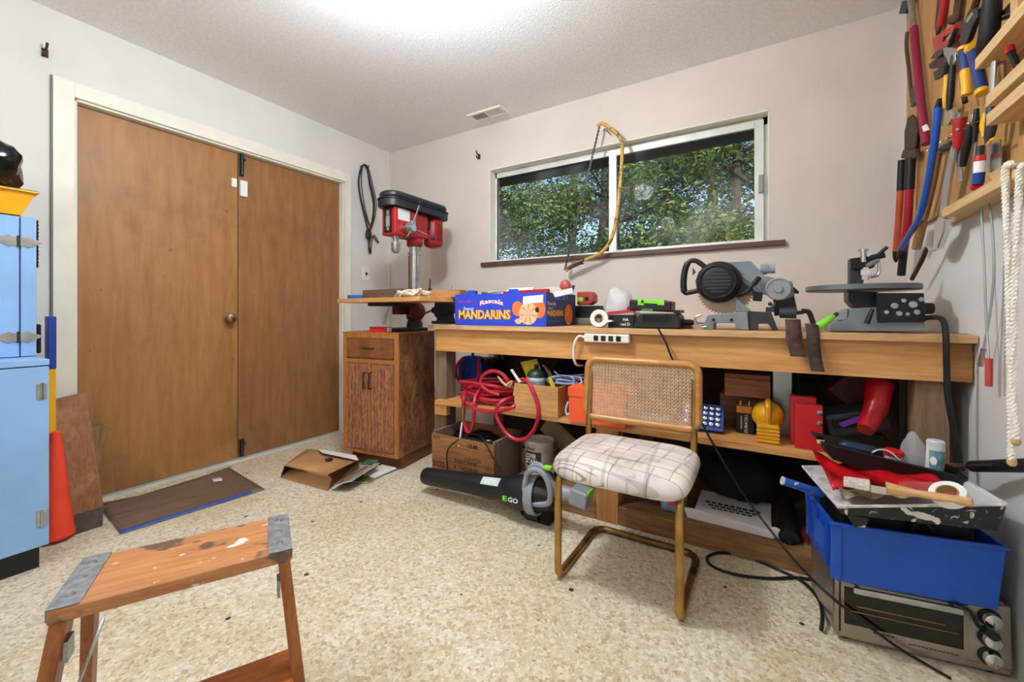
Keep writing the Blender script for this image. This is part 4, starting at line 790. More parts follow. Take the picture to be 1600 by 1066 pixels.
# blade packet
o = thing('blade_packet', 'black and red cardboard tool packet with white print beside the tape roll', 'packet', P(975, 500, Y=2.05))
b0 = fr(950, 990, 492, 511, 1.99, .05, BZ+.0008)
part('card', MB().bx(*b0), BLACK, o, bev=.001); part('red_flap', MB().prism([(b0[0]-.005, 1.99, b0[5]+.0005), (b0[1], 1.99, b0[5]+.012), (b0[1], 1.99, b0[5]+.026), (b0[0], 1.99, b0[5]+.014)], (0, .05, 0)), mat('packet_red', '#b3263a', .4, var=.15), o)
lettering('HA', PAPER, o, (b0[1]-.05, 1.9894, BZ+.034), (1,0,0), (0,0,1), height=.014, bold=.02); lettering('red D', PAPER, o, (b0[1]-.062, 1.9894, BZ+.012), (1,0,0), (0,0,1), height=.014, bold=.01)
part('maroon_tool', MB().ob((b0[0]+.09, 2.12, b0[5]+.03), (.06, .03, .02), ry=.1), mat('maroon_grip', '#6d2a28', .5), bev=.004, label='short maroon tool handle lying on the blade packet', cat='tool')
def bagmesh(): 
    c = P(965, 472, Y=2.25); mb = sack((c.x, 2.25, c.z-.01), (.075, .055, .085), sq=.28, seed=9)
    for i, v in enumerate(mb.v):
        if v.z < BZ+.03: mb.v[i].z = BZ+.03
    return mb
bgm = bagmesh(); 
part('plastic_bag', bgm, CLEARB, label='cloudy white plastic bag bunched up behind the tape roll', cat='bag', angle=180)
bgc = P(957, 461, Y=2.19)
part('tool_tray', MB().bx(*fr(940, 990, 488, 512, 2.20, .14, BZ+.0008)), mat('bag_stand', '#b9b6ae', .6), bev=.003, label='pale box under the cloudy plastic bag', cat='box')
# battery charger with battery
o = thing('battery_charger', 'black battery charger with ribbed front on the bench', 'charger', P(1020, 500, Y=2.0))
cx0, cx1 = P(986, 490, Y=1.97).x, P(1062, 490, Y=1.97).x; zc = BZ+.001
part('housing', MB().prism([(cx0+.01,1.97,zc), (cx1,1.97,zc), (cx1,1.97,zc+.055), (cx1-.015,1.97,zc+.07), (cx0+.045,1.97,zc+.07), (cx0+.02,1.97,zc+.045)], (0,.13,0)), BLACK, o, bev=.006)
for k in range(15): part('rib', MB().bx(cx0+.055+k*.0085, cx0+.0595+k*.0085, 1.966, 1.9695, zc+.03, zc+.062), BLACKM, o)
part('stop_wall', MB().bx(cx1-.028, cx1, 1.975, 2.095, zc+.0705, zc+.085), BLACK, o, bev=.004)
o = thing('battery_pack', 'black and lime green battery pack sitting on the charger', 'battery', (( cx0+cx1)/2, 2.03, zc+.07)); R = Matrix.Rotation(.06, 3, 'Y'); bcn = V(((cx0+cx1)/2-.025, 2.035, zc+.105))
part('casing', MB().ob(bcn, (.19, .11, .05), R=R), BLACK, o, bev=.008); part('lime_top', MB().ob(bcn+R@V((.0,-.0,.0265)), (.12, .09, .006), R=R).ob(bcn+R@V((-.04,-.0565,.012)), (.03, .004, .025), R=R).ob(bcn+R@V((.05,-.0565,.015)), (.03, .004, .02), R=R).ob(bcn+R@V((.0,-.0565,.018)), (.08, .004, .016), R=R), LIME, o, bev=.002); part('lime_foot', MB().ob(bcn+R@V((-.01,-.053,-.02)), (.05, .006, .012), R=R), mat('green_dull', '#3c7a34', .5), o)
o = thing('screwdriver', 'black tool handle lying between the charger and the miter saw', 'screwdriver', P(1073, 503, Y=2.08)); a = P(1060, 503, Y=2.08); b2 = P(1086, 500, Y=2.08); a.z = b2.z = BZ+.028
part('handle', MB().tube([a, a.lerp(b2,.7), b2], [.014, .015, .009]), BLACK, o); part('shaft', MB().tube([b2, b2+V((.05,.02,-.005))], .004), STEEL, o); part('rest', MB().ob(a.lerp(b2,.5)-V((0,0,.021)), (.05,.03,.012)), mat('maroon_grip', '#6d2a28'), o)
# ------------------------------------------------------------------ miter saw (parts traced on planes of constant depth)
ms = thing('miter_saw', 'grey and black miter saw with a toothed blade on the bench', 'miter saw', (-.08, 2.1, BZ+.001))
PY = 2.10
def tr_(name, px, Y, dy, m, par=ms, bev=.003, **k): return part(name, MB().prism(ptsY(px, Y), (0, dy, 0)), m, par, bev=bev, **k)
zb = BZ+.001
fl = lambda x, Y: (x, 489+ (EYE-zb)*FPX/ (P(x, 489, Y=Y).length))
def onb(px, Y): # keep traced outline above the bench top
    q = ptsY(px, Y)
    for p in q: p.z = max(p.z, zb)
    return q
q = onb([(1098,516), (1099,507), (1106,492), (1168,488), (1170,516), (1150,516), (1148,505), (1115,505), (1114,516)], 1.99)
part('base', MB().prism(q, (0, .14, 0)), MGREY, ms, bev=.003)
q = onb([(1168,516), (1168,486), (1205,488), (1216,516), (1207,516), (1200,506), (1185,506), (1184,516)], 2.0)
part('base_rear', MB().prism(q, (0, .13, 0)), IRON, ms, bev=.003)
for x in (1115, 1143): c = P(x, 500, Y=1.99); part('bolt_hole', MB().lathe([(.007, 0), (.007, .002)], c, (0,-1,0), 12), BLACK, ms)
tr_('fence', [(1150,488), (1150,466), (1172,484), (1172,488)], 2.02, .06, MGREY)
bc_ = P(1133, 452, Y=2.09); br = abs(P(1086, 468, Y=2.09).x-bc_.x)*1.0
mb = MB(); pts = []; NT = 48; RB = .116
for k in range(NT):
    a = 2*math.pi*k/NT; pts.append(bc_+V((RB*math.cos(a), 0, RB*math.sin(a)))); a += 2*math.pi/NT*.75; pts.append(bc_+V(((RB-.011)*math.cos(a), 0, (RB-.011)*math.sin(a))))
pts = [p for p in pts]
low = min(p.z for p in pts); sh_ = max(0, zb+.012-low); pts = [p+V((0,0,sh_)) for p in pts]; bc_ = bc_+V((0,0,sh_))
part('saw_blade', MB().prism(pts, (0, .0025, 0)), mat('blade_steel', '#a08d76', .35, .9, var=.15), ms, label='toothed circular blade')
tr_('blade_guard', [(1092,440), (1096,426), (1104,416), (1114,411), (1173,408), (1191,426), (1200,440), (1196,456), (1180,462), (1100,458)], 2.078, .035, mat('guard_grey', '#76818a', .4, .1, var=.08))
tr_('arm', [(1150,428), (1200,432), (1238,440), (1242,462), (1225,470), (1190,458), (1168,440)], 2.07, .06, MGREY)
mc = P(1121, 440, Y=2.02); mo = part('motor_housing', MB().lathe([(.092, 0), (.092, .03), (.085, .05), (.078, .055), (.072, .075), (.05, .082)], V((mc.x, 2.085, mc.z)), (0,-1,0), 32), BLACK, ms, bev=.002)
part('motor_ring', MB().ring([(.066, .0), (.074, .0), (.074, .006), (.066, .006)], V((mc.x, 2.008, mc.z)), (0,-1,0), 32), BLACKM, mo)
for k in range(7):
    zz = -.045+k*.015; wd = math.sqrt(max(0, .052**2-zz**2)); part('vent_slot', MB().bx(mc.x-wd, mc.x+wd, 2.0005, 2.0025, mc.z+zz-.003, mc.z+zz+.003), DGREY, mo)
tr_('motor_back', [(1086,440), (1092,424), (1110,414), (1140,416), (1160,440), (1178,452), (1160,462), (1125,466), (1096,460)], 2.05, .045, BLACK)
part('handle', MB().tube(spline([P(1106,421,Y=2.06), P(1088,408,Y=2.06), P(1076,410,Y=2.06), P(1070,424,Y=2.06), P(1068,444,Y=2.06), P(1070,457,Y=2.06), P(1078,457,Y=2.06), P(1092,454,Y=2.06)], 5), [.011]*11+[.0145]*14+[.011]*11, 10), BLACK, ms)
tr_('trigger', [(1082,418), (1087,425), (1082,430)], 2.055, .012, DGREY, bev=0)
pc = P(1216, 452, Y=2.06); pv = part('pivot_disc', MB().lathe([(.047, 0), (.047, .03), (.042, .034), (.042, .03), (.016, .03), (.014, .038)], V((pc.x, 2.085, pc.z)), (0,-1,0), 28), GREY, ms)
tr_('pivot_bracket', [(1208,466), (1240,458), (1247,490), (1210,494)], 2.08, .05, BLACKM)
tr_('depth_stop', [(1240,448), (1249,456), (1248,459), (1238,458)], 2.09, .03, BLACK, bev=.001)
part('dust_port', MB().lathe([(.022, 0), (.024, .02), (.018, .035), (.02, .04), (.02, .055)], P(1188, 421, Y=2.12), (1,0,0), 18), GREY, ms)
c1, c2 = P(1218, 489, Y=2.07), P(1244, 489, Y=2.07); part('lock_barrel', MB().tube([c1, c2], [.021, .024], 16), DGREY, ms)
part('lock_lever', MB().tube([c2, P(1255,488,Y=2.07)], .008).tube(spline([P(1252,486,Y=2.07), P(1262,487,Y=2.07), P(1266,492,Y=2.07), P(1271,506,Y=2.07)], 4), .0095), BLACK, ms)
part('adjuster', MB().ob(P(1203,484,Y=2.06), (.03,.03,.02)).tube([P(1200,490,Y=2.06), P(1212,474,Y=2.06)], .008).ball(P(1203,475,Y=2.06), .008), IRON, ms)
part('lower_guard', MB().prism(ptsY([(1176,455), (1192,458), (1190,471), (1176,470)], 2.06), (0,.05,0)), BLACK, ms, bev=.003)
part('power_lead', MB().tube(spline([P(1183,436,Y=2.03), P(1176,446,Y=2.03), P(1165,457,Y=2.03), P(1150,463,Y=2.035)], 5), .006).tube([P(1186,434,Y=2.05), P(1178,444,Y=2.035)], .011), BLACKR, ms)
part('clamp_foot', MB().tube(spline([P(1096,492,Y=1.99), P(1087,496,Y=1.99), P(1087,506,Y=1.99), P(1096,511,Y=1.99), P(1104,510,Y=1.99)], 4), .006), STEEL, ms)
# ------------------------------------------------------------------ scroll saw
ss = thing('scroll_saw', 'grey scroll saw with a round table at the right end of the bench', 'scroll saw', (.33, 2.05, BZ+.001))
def tr2(name, px, Y, dy, m, bev=.003, **k): return part(name, MB().prism(onb(px, Y), (0, dy, 0)), m, ss, bev=bev, **k)
tr2('base', [(1296,518), (1298,508), (1325,498), (1330,482), (1372,480), (1372,500), (1444,503), (1450,518)], 2.0, .17, MGREY)
tr2('housing', [(1369,458), (1444,458), (1447,503), (1372,504)], 1.985, .16, BLACKM)
tb0 = P(1265, 452, Y=2.08); cxs = (P(1258,450,Y=2.05).x+P(1455,445,Y=2.05).x)/2; rx = (P(1455,445,Y=2.05).x-P(1258,450,Y=2.05).x)/2
part('round_table', MB().lathe([(.97, 0), (1, .004), (1, .02), (.99, .022)], (cxs, 2.13, 1.062), seg=40, sx=rx*.97, sy=.16), mat('table_cast', '#6f7778', .4, .5, var=.12), ss)
part('table_trunnion', MB().prism(onb([(1326,455), (1372,456), (1368,478), (1356,485), (1335,480), (1326,470)], 2.03), (0,.12,0)), BLACKM, ss, bev=.003)
for i, (x, y, r) in enumerate(((1398,478,.011), (1412,470,.008), (1427,476,.013), (1440,468,.008), (1385,488,.008), (1405,490,.010), (1433,488,.009), (1418,491,.007))):
    part('control_mark', MB().lathe([(r, 0), (r*.8, .003)], V((P(x,y,Y=1.984).x, 1.9845, P(x,y,Y=1.984).z)), (0,-1,0), 12), STEEL if i % 3 else GREY, ss)
part('knob', MB().lathe([(.02, 0), (.02, .018), (.017, .022)], (P(1447,482,Y=2.05).x, 2.06, P(1447,482,Y=2.05).z), (1,0,0), 16), BLACK, ss)
part('lock_lever', MB().tube([P(1364,482,Y=1.98), P(1354,506,Y=1.98)], [.006, .009]), BLACKM, ss)
tr2('upper_arm', [(1328,452), (1328,404), (1342,402), (1352,420), (1348,452)], 2.10, .06, DGREY)
hdp = part('arm_head', MB().prism(ptsY([(1328,404), (1356,400), (1370,410), (1366,418), (1350,422), (1330,420)], 2.08), (0,.05,0)), BLACKM, ss, bev=.004)
part('thumb_screw', MB().tube([P(1349,410,Y=2.075), P(1349,393,Y=2.075)], .010, 12).lathe([(.016, 0), (.016, .008)], P(1349,393,Y=2.075), (0,0,1), 12), CHROME, hdp)
part('tension_lever', MB().tube([P(1368,402,Y=2.08), P(1386,386,Y=2.08)], .007).tube([P(1360,404,Y=2.08), P(1382,398,Y=2.08)], .012), BLACKM, hdp)
part('blade_holder', MB().tube([P(1352,418,Y=2.07), P(1352,437,Y=2.07)], .011).ob(P(1352,426,Y=2.06), (.03,.02,.02)), CHROME, hdp)
part('hold_down', MB().tube(spline([P(1372,404,Y=2.08), P(1374,420,Y=2.08), P(1371,430,Y=2.08), P(1360,433,Y=2.08)], 4), .005), STEEL, hdp)
part('blower_bracket', MB().tube([P(1355,416,Y=2.07), P(1372,406,Y=2.08)], .009), MGREY, hdp)
tr2('front_block', [(1309,501), (1314,484), (1325,483), (1324,500)], 2.02, .06, GREY)
a = P(1447, 497, Y=2.0)
o = part('power_cord', MB().tube(spline([a, P(1463,496,Y=1.96), P(1474,502,Y=1.90), P(1478,525,Y=1.855), P(1479,570,Y=1.855), P(1481,620,Y=1.86), P(1492,680,Y=1.87), P(1502,735,Y=1.87)], 6), .0085, 8), BLACKR, ss)
# utility knife, belts
o = thing('utility_knife', 'lime green utility knife leaning against the scroll saw base', 'knife', P(1290, 505, Y=1.95)); a = P(1276, 516, Y=1.93); a.z = BZ+.016; b2 = P(1303, 494, Y=1.96)
part('grip', MB().tube([a, a.lerp(b2,.3), a.lerp(b2,.7), b2], [.013, .015, .013, .009], 10), LIME, o); part('blade_cap', MB().tube([b2, b2+(b2-a)*.22], [.009, .007], 8), DGREY, o)
def belt(x, w_, zl, label, c, sag):
    pts = [V((x, 1.97, BZ+.03+sag)), V((x, 1.93, BZ+.03+sag)), V((x, 1.90, BZ+.012)), V((x, BF-.004, BZ-.002)), V((x, BF-.010, BZ-.03)), V((x+.008, BF-.012, zl+.03)), V((x+.014, BF-.02, zl))]
    pth = spline(pts, 4); mb = MB(); n = len(pth)
    mb.grid(lambda u, v: pth[round(v*(n-1))]+V(((u-.5)*w_, 0, 0)), 2, n-1)
    part('sanding_belt', mb, mat('belt_'+label[:3], c, .8, var=.3, vs=40), solid=.002, label=label, cat='sanding belt', group='sanding belts over the bench edge')
belt(P(1240,540,Y=BF).x, .050, .815, 'rusty brown sanding belt draped over the bench edge', '#4d3529', .015)
belt(P(1270,540,Y=BF).x, .040, .765, 'smooth dark brown sanding belt draped beside the utility knife', '#43342c', 0)
# power strip on the apron
o = thing('power_strip', 'ivory four-outlet power strip screwed to the bench apron', 'power strip', P(948, 526, Y=BF)); b0 = fr(912, 983, 517, 536, BF-.006, .034); b0 = b0[:5]+(BZ-.0255,)
part('case', MB().bx(*b0), CREAM, o, bev=.006)
for k in range(4):
    u_ = .28+k*.165; xc = b0[0]+u_*(b0[1]-b0[0]); zc_ = (b0[4]+b0[5])/2; ot = part('outlet', MB().bx(xc-.011, xc+.011, b0[2]-.0015, b0[2]-.0002, zc_-.012, zc_+.012), BLACK, o)
for u_ in (.27, .75): part('screw', MB().lathe([(.003,0), (.002,.001)], (b0[0]+u_*(b0[1]-b0[0]), b0[2], b0[5]-.006), (0,-1,0), 8), STEEL, o)
part('cord', MB().tube(spline([V((b0[0]+.002, BF+.01, (b0[4]+b0[5])/2)), P(904,526,Y=BF), P(897,540,Y=BF-.004), P(897,560,Y=BF+.0), P(901,570,Y=BF+.03), P(910,571,Y=BF+.15)], 5), .0065), CREAM, o)
# ------------------------------------------------------------------ bow saw on the wall
o = thing('bow_saw', 'rusty yellow bow saw hanging in front of the window', 'saw', P(925, 425, Y=2.58)); YB = 2.6
fpx = [(934,198), (940,193), (953,200), (966,211), (972,228), (971,262), (968,300), (964,335), (959,362), (950,383), (936,397), (915,406), (898,413), (884,423)]
part('frame', MB().tube(spline(ptsY(fpx, YB), 4), [.0115]*53, 10), splat('rusty_yellow', '#c8a04a', [('#6b4a2c', 30, .58), ('#8a6a3a', 60, .6)], rough=.5), o)
a, b2 = P(937,196,Y=YB), P(882,423,Y=YB); d = (b2-a).normalized(); nx = V((d.z,0,-d.x)); pts = [a+nx*.006, b2+nx*.006]
for k in range(40): t_ = 1-k/40; pts += [a.lerp(b2,t_)-nx*.004, a.lerp(b2,t_-.012)-nx*.010]
part('blade', MB().prism(pts, (0,.0016,0)), IRON, o)
part('grip', MB().tube(ptsY([(910,409), (896,415), (885,421)], YB), [.016,.015,.012]), TRIMB, o); part('tension_lever', MB().tube(ptsY([(912,412), (906,414), (913,404)], YB-.01), .005), IRON, o)
part('hanging_nail', MB().tube([P(948,203,Y=YB)-V((0,0,.004)), V((P(948,203,Y=YB).x, BW, P(948,203,Y=YB).z-.002))], .003), IRON, o)
# ------------------------------------------------------------------ upper shelf under the bench
S = SZ+.0008
o = thing('air_compressor', 'small air compressor with a blue ribbed panel at the left of the shelf', 'compressor', P(740, 600, Y=2.18))
a = fr(709, 752, 556, 600, 2.16, .02); zt = a[5]
part('drum', MB().lathe([(.02, 0), (.09, .02), (.1, .05), (.1, .24), (.09, .27), (.02, .29)], V((a[0]-.0, 2.3, S+.125)), (1,0,0), 24), BLACKM, o)
bp_ = part('blue_panel', MB().prism([(a[0]+.03+ (a[1]-a[0]-.02)*.5*(1+.95*math.copysign(abs(math.cos(t))**.6, math.cos(t))), 2.16, (S+.02+zt)/2 + (zt-S-.02)/2*math.copysign(abs(math.sin(t))**.7, math.sin(t))) for t in [k*math.pi/12 for k in range(24)]], (0,.06,0)), DBLUE, o, bev=.008)
for k in range(5):
    for s in (0, 1): part('vent_slot', MB().bx(a[0]+.06+s*.05, a[0]+.09+s*.05, 2.157, 2.1595, S+.06+k*.018, S+.069+k*.018), mat('dark_slot', '#0e1730', .5), bp_)
for x in (a[0]+.03, a[0]+.24): part('foot', MB().bx(x, x+.03, 2.2, 2.4, S, S+.03), BLACK, o)
part('handle', MB().tube(spline([(a[0]+.05,2.3,S+.22), (a[0]+.08,2.3,S+.33), (a[0]+.22,2.3,S+.33), (a[0]+.27,2.3,S+.22)]), .01), BLACK, o)
# red air hose
HS_ = mat('hose_red', '#b51d33', .35, var=.05); YH = 1.866
o = thing('air_hose', 'red rubber air hose tangled on the shelf with loops hanging down', 'hose', P(775, 630, Y=1.9))
rnd = random.Random(21); c0 = V((-1.37, 2.02, S+.011)); pts = []
for k in range(6):
    rx_, ry_ = .165+rnd.uniform(-.03,.03), .095+rnd.uniform(-.02,.02); ox, oy = rnd.uniform(-.03,.03), rnd.uniform(-.01,.02)
    for j in range(10):
        t = 2*math.pi*j/10; pts.append(c0+V((ox+rx_*math.cos(t), oy+ry_*math.sin(t), .004+k*.0165+.010*math.sin(t*2+k)+.012)))
part('coil', MB().tube(spline(pts, 3), .0105, 8), HS_, o)
def hose(px, name='loop', r=.0105): part(name, MB().tube(spline([P(x, y, Y=Y) for x, y, Y in px], 5), r, 8), HS_, o)
hose([(800,600,1.97), (820,593,1.9), (833,612,YH), (841,638,YH), (838,664,YH), (826,682,YH), (812,688,YH), (795,681,YH), (782,664,YH), (775,645,YH), (780,632,YH), (792,624,1.9), (806,620,1.96)], 'hanging_loop')
hose([(781,617,1.93), (765,612,1.92), (753,603,1.92), (752,592,1.92), (760,583,1.92), (772,580,1.92), (785,585,1.92), (794,597,1.92), (790,607,1.93), (775,605,1.95), (758,612,1.95)], 'upright_loop')
hose([(730,605,2.0), (720,598,2.05), (713,585,2.1), (715,570,2.12), (724,560,2.13)], 'loop'); hose([(748,560,2.12), (748,575,2.1), (747,592,2.06), (738,604,2.0), (728,611,1.95), (725,622,YH), (724,633,YH)], 'loop')
hose([(752,606,1.95), (744,618,1.9), (741,632,YH), (740,652,YH), (738,668,YH), (733,676,YH), (728,670,YH), (726,659,YH)], 'hanging_loop')
hose([(730,612,1.95), (722,620,1.9), (732,632,YH), (750,641,YH), (775,643,YH), (800,637,YH), (806,630,1.9)], 'loop')
part('brass_coupling', MB().tube([P(724,633,Y=YH), P(724,641,Y=YH), P(724,655,Y=YH)], [.009,.011,.008]).tube([P(724,655,Y=YH), P(722,662,Y=YH)], .006), BRASS, o); part('air_wand', MB().tube([P(722,660,Y=YH), P(717,698,Y=1.80)], .005), mat('white_handle', '#d9d5cc'), o)
part('rope_tie', MB().tube(spline([P(778,588,Y=1.93), P(786,598,Y=1.90), P(795,604,Y=1.90), P(800,596,Y=1.91), P(792,602,Y=1.89), P(803,606,Y=1.93), P(803,618,Y=1.93)], 4), .006, 6), mat('straw_rope', '#cdbb86', .9, var=.2), o)
# wooden drawer box with its contents
x0, x1, y0, y1, z1 = -1.127, -.876, 1.875, 2.04, .607
o = thing('wooden_box', 'open plywood box on the shelf holding a gas canister and wires', 'box', ((x0+x1)/2, 1.95, S)); PB = wood('box_ply', '#cf9d66', '#b07d48', 'X', 2, .5)
for n_, b in (('front_panel', (x0,x1,y0,y0+.01)), ('back_panel', (x0,x1,y1-.01,y1)), ('side_panel', (x0,x0+.01,y0+.01,y1-.01)), ('side_panel', (x1-.01,x1,y0+.01,y1-.01))): part(n_, MB().bx(*b, S, z1-(.004 if n_ == 'side_panel' else 0)), PB, o)
part('bottom', MB().bx(x0+.01, x1-.01, y0+.01, y1-.01, S, S+.006), PB, o)
c = V((P(838,590,Y=1.96).x, 1.96, S+.006)); o = thing('gas_canister', 'grey and white gas canister with a dark green top in the plywood box', 'canister', c)
part('can', MB().lathe([(.044, 0.001), (.05, .006), (.05, .17), (.046, .176)], c, seg=24), mat('can_white', '#c4c6c8', .35, .2), o); part('label_band', MB().ring([(.0502,.04), (.0506,.04), (.0506,.16), (.0502,.16)], c, (0,0,1)), mat('can_blue_grey', '#93a0ae', .4), o); part('dome', MB().lathe([(.05, .177), (.047, .195), (.03, .212), (.014, .216)], c, seg=24), mat('dark_green', '#1c3528', .4), o); part('valve', MB().lathe([(.012, .2165), (.012, .236), (.007, .24)], c, seg=12), BLACK, o)
def card(name, px, Y, m, label, cat, dy=.004, grp=None): return part(name, MB().prism(ptsY(px, Y), (0, dy, 0)), m, label=label, cat=cat, group=grp)
YP = mat('yellow_print', '#d9c21e', .5, var=.15, vs=20)
card('sandpaper_pack', [(813,566), (838,561), (850,590), (828,603)], 2.02, YP, 'yellow packet tilted behind the gas canister', 'packet', .006)
card('yellow_ruler', [(856,590), (860,588), (870,609), (862,609)], 1.93, YP, 'yellow strip standing at the right of the plywood box', 'strip')
card('wood_strip', [(849,572), (852,571), (869,604), (866,606)], 1.95, TRIMB, 'thin dark strip leaning in the plywood box', 'strip', .01)
card('white_strip', [(797,578), (800,577), (814,597), (810,598)], 1.90, PAPER, 'thin white rod poking from the hose beside the plywood box', 'rod', .006)
rnd = random.Random(4); WB = mat('cable_blue_white', '#8fa6d8', .5, var=.2, vs=30); WW = mat('cable_white', '#cfd4de', .5)
for i, (lab, m, sx_) in enumerate((('pale blue network cable coiled over the plywood box edge', WB, 0), ('white thin cable curling onto the orange box', WW, 12))):
    pts = []
    for k in range(16):
        t = k/15*5.2*math.pi; pts.append(P(878+sx_+ (22+rnd.uniform(-5,5))*math.cos(t), 598+10*math.sin(t)+rnd.uniform(-3,3), Y=1.97+.03*math.sin(t*.7)+i*.02))
    pts = [V((p.x, p.y, max(p.z, .615))) for p in pts]
    pts = ([P(848,571,Y=1.99), P(858,580,Y=1.97), P(866,592,Y=1.96)] if i == 0 else [P(866,580,Y=2.02), P(880,592,Y=2.0), P(895,590,Y=2.0)]) + pts + ([P(915,585,Y=2.02), P(925,574,Y=2.06)] if i == 0 else [P(908,604,Y=1.98), P(914,614,Y=1.858), P(918,622,Y=1.852)])
    part('cable', MB().tube(spline(pts, 4), .004, 6), m, label=lab, cat='cable', group='thin cables on the shelf')
part('cable', MB().tube(spline([P(888,628,Y=1.868), P(884,640,Y=1.868), P(886,648,Y=1.868), P(890,646,Y=1.868)], 4), .005, 6), WW, label='short white cable end between the plywood box and the orange box', cat='cable')
# orange shoe box
x0, x1, y0, y1 = -.812, -.54, 1.862, 2.06
o = thing('orange_box', 'orange cardboard box with a lid on the shelf behind the chair', 'box', ((x0+x1)/2, 1.96, S)); part('base', MB().bx(x0, x1, y0, y1, S, S+.135), ORANGE, o); part('lid', MB().bx(x0-.004, x1+.004, y0-.004, y1+.004, S+.12, S+.165), ORANGE, o, bev=.001)
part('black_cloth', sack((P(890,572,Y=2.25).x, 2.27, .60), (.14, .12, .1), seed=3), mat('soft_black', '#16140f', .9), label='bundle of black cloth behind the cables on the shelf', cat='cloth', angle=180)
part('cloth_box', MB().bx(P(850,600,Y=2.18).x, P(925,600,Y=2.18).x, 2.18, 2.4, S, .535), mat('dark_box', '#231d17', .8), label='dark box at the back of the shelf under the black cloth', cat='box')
card('grey_pad', [(985,660), (1045,668), (1048,662), (990,655)], 1.93, mat('speckle', '#a8a7a2', .8, var=.4, vs=120), 'flat speckled grey pad lying on the shelf behind the chair', 'pad', .14)
# socket set
a = P(1088, 683, Z=S); b = P(1126, 683, Z=S); o = thing('socket_set', 'blue tray of chrome sockets leaning on the shelf right of the chair', 'socket set', (a+b)/2); a.y = b.y = 1.95
R = Matrix.Rotation(-.55, 3, 'X'); cc = V(((a.x+b.x)/2-.035, 2.03, S+.056))
part('tray', MB().ob(cc, (.17, .02, .12), R=R), DBLUE, o, bev=.003)
for i in range(6):
    for j in range(4): part('socket', MB().lathe([(.008, 0), (.008, .012), (.005, .0125), (.005, .008)], cc+R@V((-.062+i*.025, -.0105, -.035+j*.024)), R@V((0,-1,0)), 10), CHROME, o)
part('tray_lip', MB().ob(cc+R@V((0,-.012,-.054)), (.17, .012, .012), R=R), DBLUE, o)
# wooden boxes, battery, lantern
b = fr(1125, 1204, 612, 672, 2.15, .16, S)
o = thing('wood_box', 'brown wooden box standing on the shelf under a smaller box', 'box', ((b[0]+b[1])/2, 2.2, S)); part('case', MB().bx(*b[:5], .605), wood('wb1', '#84573a', '#5d3a24', 'X', 2, .7), o, bev=.002); part('joint_line', MB().bx(b[0]-.0005, b[1]+.0005, 2.149, 2.1495, .57, .573), DARKWOOD, o)
b2 = fr(1132, 1204, 580, 620, 2.10, .18, .6055)
o = thing('wood_box', 'reddish wooden box lying on top of the brown wooden box', 'box', ((b2[0]+b2[1])/2, 2.15, .6055)); part('case', MB().bx(*b2[:5], .685), REDWOOD, o, bev=.002); part('lid', MB().bx(*b2[:4], .6865, .705), REDWOOD, o, bev=.002)
b = (-.112, -.043, 2.055, 2.125); o = thing('lantern_battery', 'square black battery with a copper band in front of the wooden box', 'battery', (-.08, 2.09, S))
part('cell', MB().bx(*b, S, S+.085), BLACK, o, bev=.005); part('copper_band', MB().bx(b[0]-.0002, b[1]+.0002, b[2]-.0002, b[3]+.0002, S+.0855, S+.118), mat('copper', '#c98442', .35, .4), o, bev=.005)
for x in (-.095, -.062): part('spring_terminal', MB().lathe([(.008, 0), (.003, .018)], (x, 2.09, S+.118), seg=10), BRASS, o)
lettering('DURACELL', PAPER, o, (-.068, 2.0546, S+.006), (0,0,1), (-1,0,0), width=.078, height=.011); part('print_mark', MB().bx(-.094, -.088, 2.0543, 2.0547, S+.02, S+.075), GREY, o)
lc = V((P(1200,668,Y=1.99).x, 1.99, S)); o = thing('yellow_lantern', 'yellow plastic lantern flashlight with ribbed battery case on the shelf', 'flashlight', lc)
part('battery_case', MB().bx(lc.x-.038, lc.x+.038, 1.945, 2.03, S, S+.075), DYEL, o, bev=.004)
for k in range(5): part('rib', MB().bx(lc.x-.040, lc.x+.040, 1.941, 1.9445, S+.006+k*.014, S+.013+k*.014), DYEL, o, bev=.001)
part('reflector', MB().lathe([(.058, 0), (.06, .01), (.055, .04), (.025, .075), (.005, .08)], (lc.x, 2.045, S+.095), (0,-1,0), 28), DYEL, o); part('lens_ring', MB().lathe([(.062, 0), (.062, .012)], (lc.x, 2.058, S+.095), (0,-1,0), 28), BLACK, o)
part('grip_handle', MB().tube(spline([(lc.x,1.965,S+.07), (lc.x,1.955,S+.11), (lc.x,1.965,S+.15), (lc.x,2.03,S+.158)]), .011, 8), DYEL, o)
b = fr(1208, 1237, 576, 684, 2.12, .035, S); o = thing('aluminium_rail', 'grooved aluminium rail standing upright on the shelf', 'rail', ((b[0]+b[1])/2, 2.13, S)); xm = (b[0]+b[1])/2
part('profile', MB().bx(b[0], xm-.002, *b[2:]).bx(xm+.002, b[1], *b[2:]).bx(xm-.002, xm+.002, b[2]+.006, b[3], b[4], b[5]), ALU, o)
pts = [V((P(1215,570,Y=2.16).x+.06*math.cos(t)*(1+.1*math.sin(3*t)), 2.2+.03*math.sin(t*2), .76+.025*math.sin(t)+.01*math.sin(t*2.3))) for t in [k*.5 for k in range(40)]]
part('cable_coil', MB().tube(spline(pts+[P(1246,590,Y=2.18), P(1248,610,Y=2.18), P(1250,640,Y=2.18), V((P(1250,640,Y=2.2).x, 2.2, S+.006))], 3), .006, 6), BLACKR, label='black cable coiled over the aluminium rail', cat='cable')
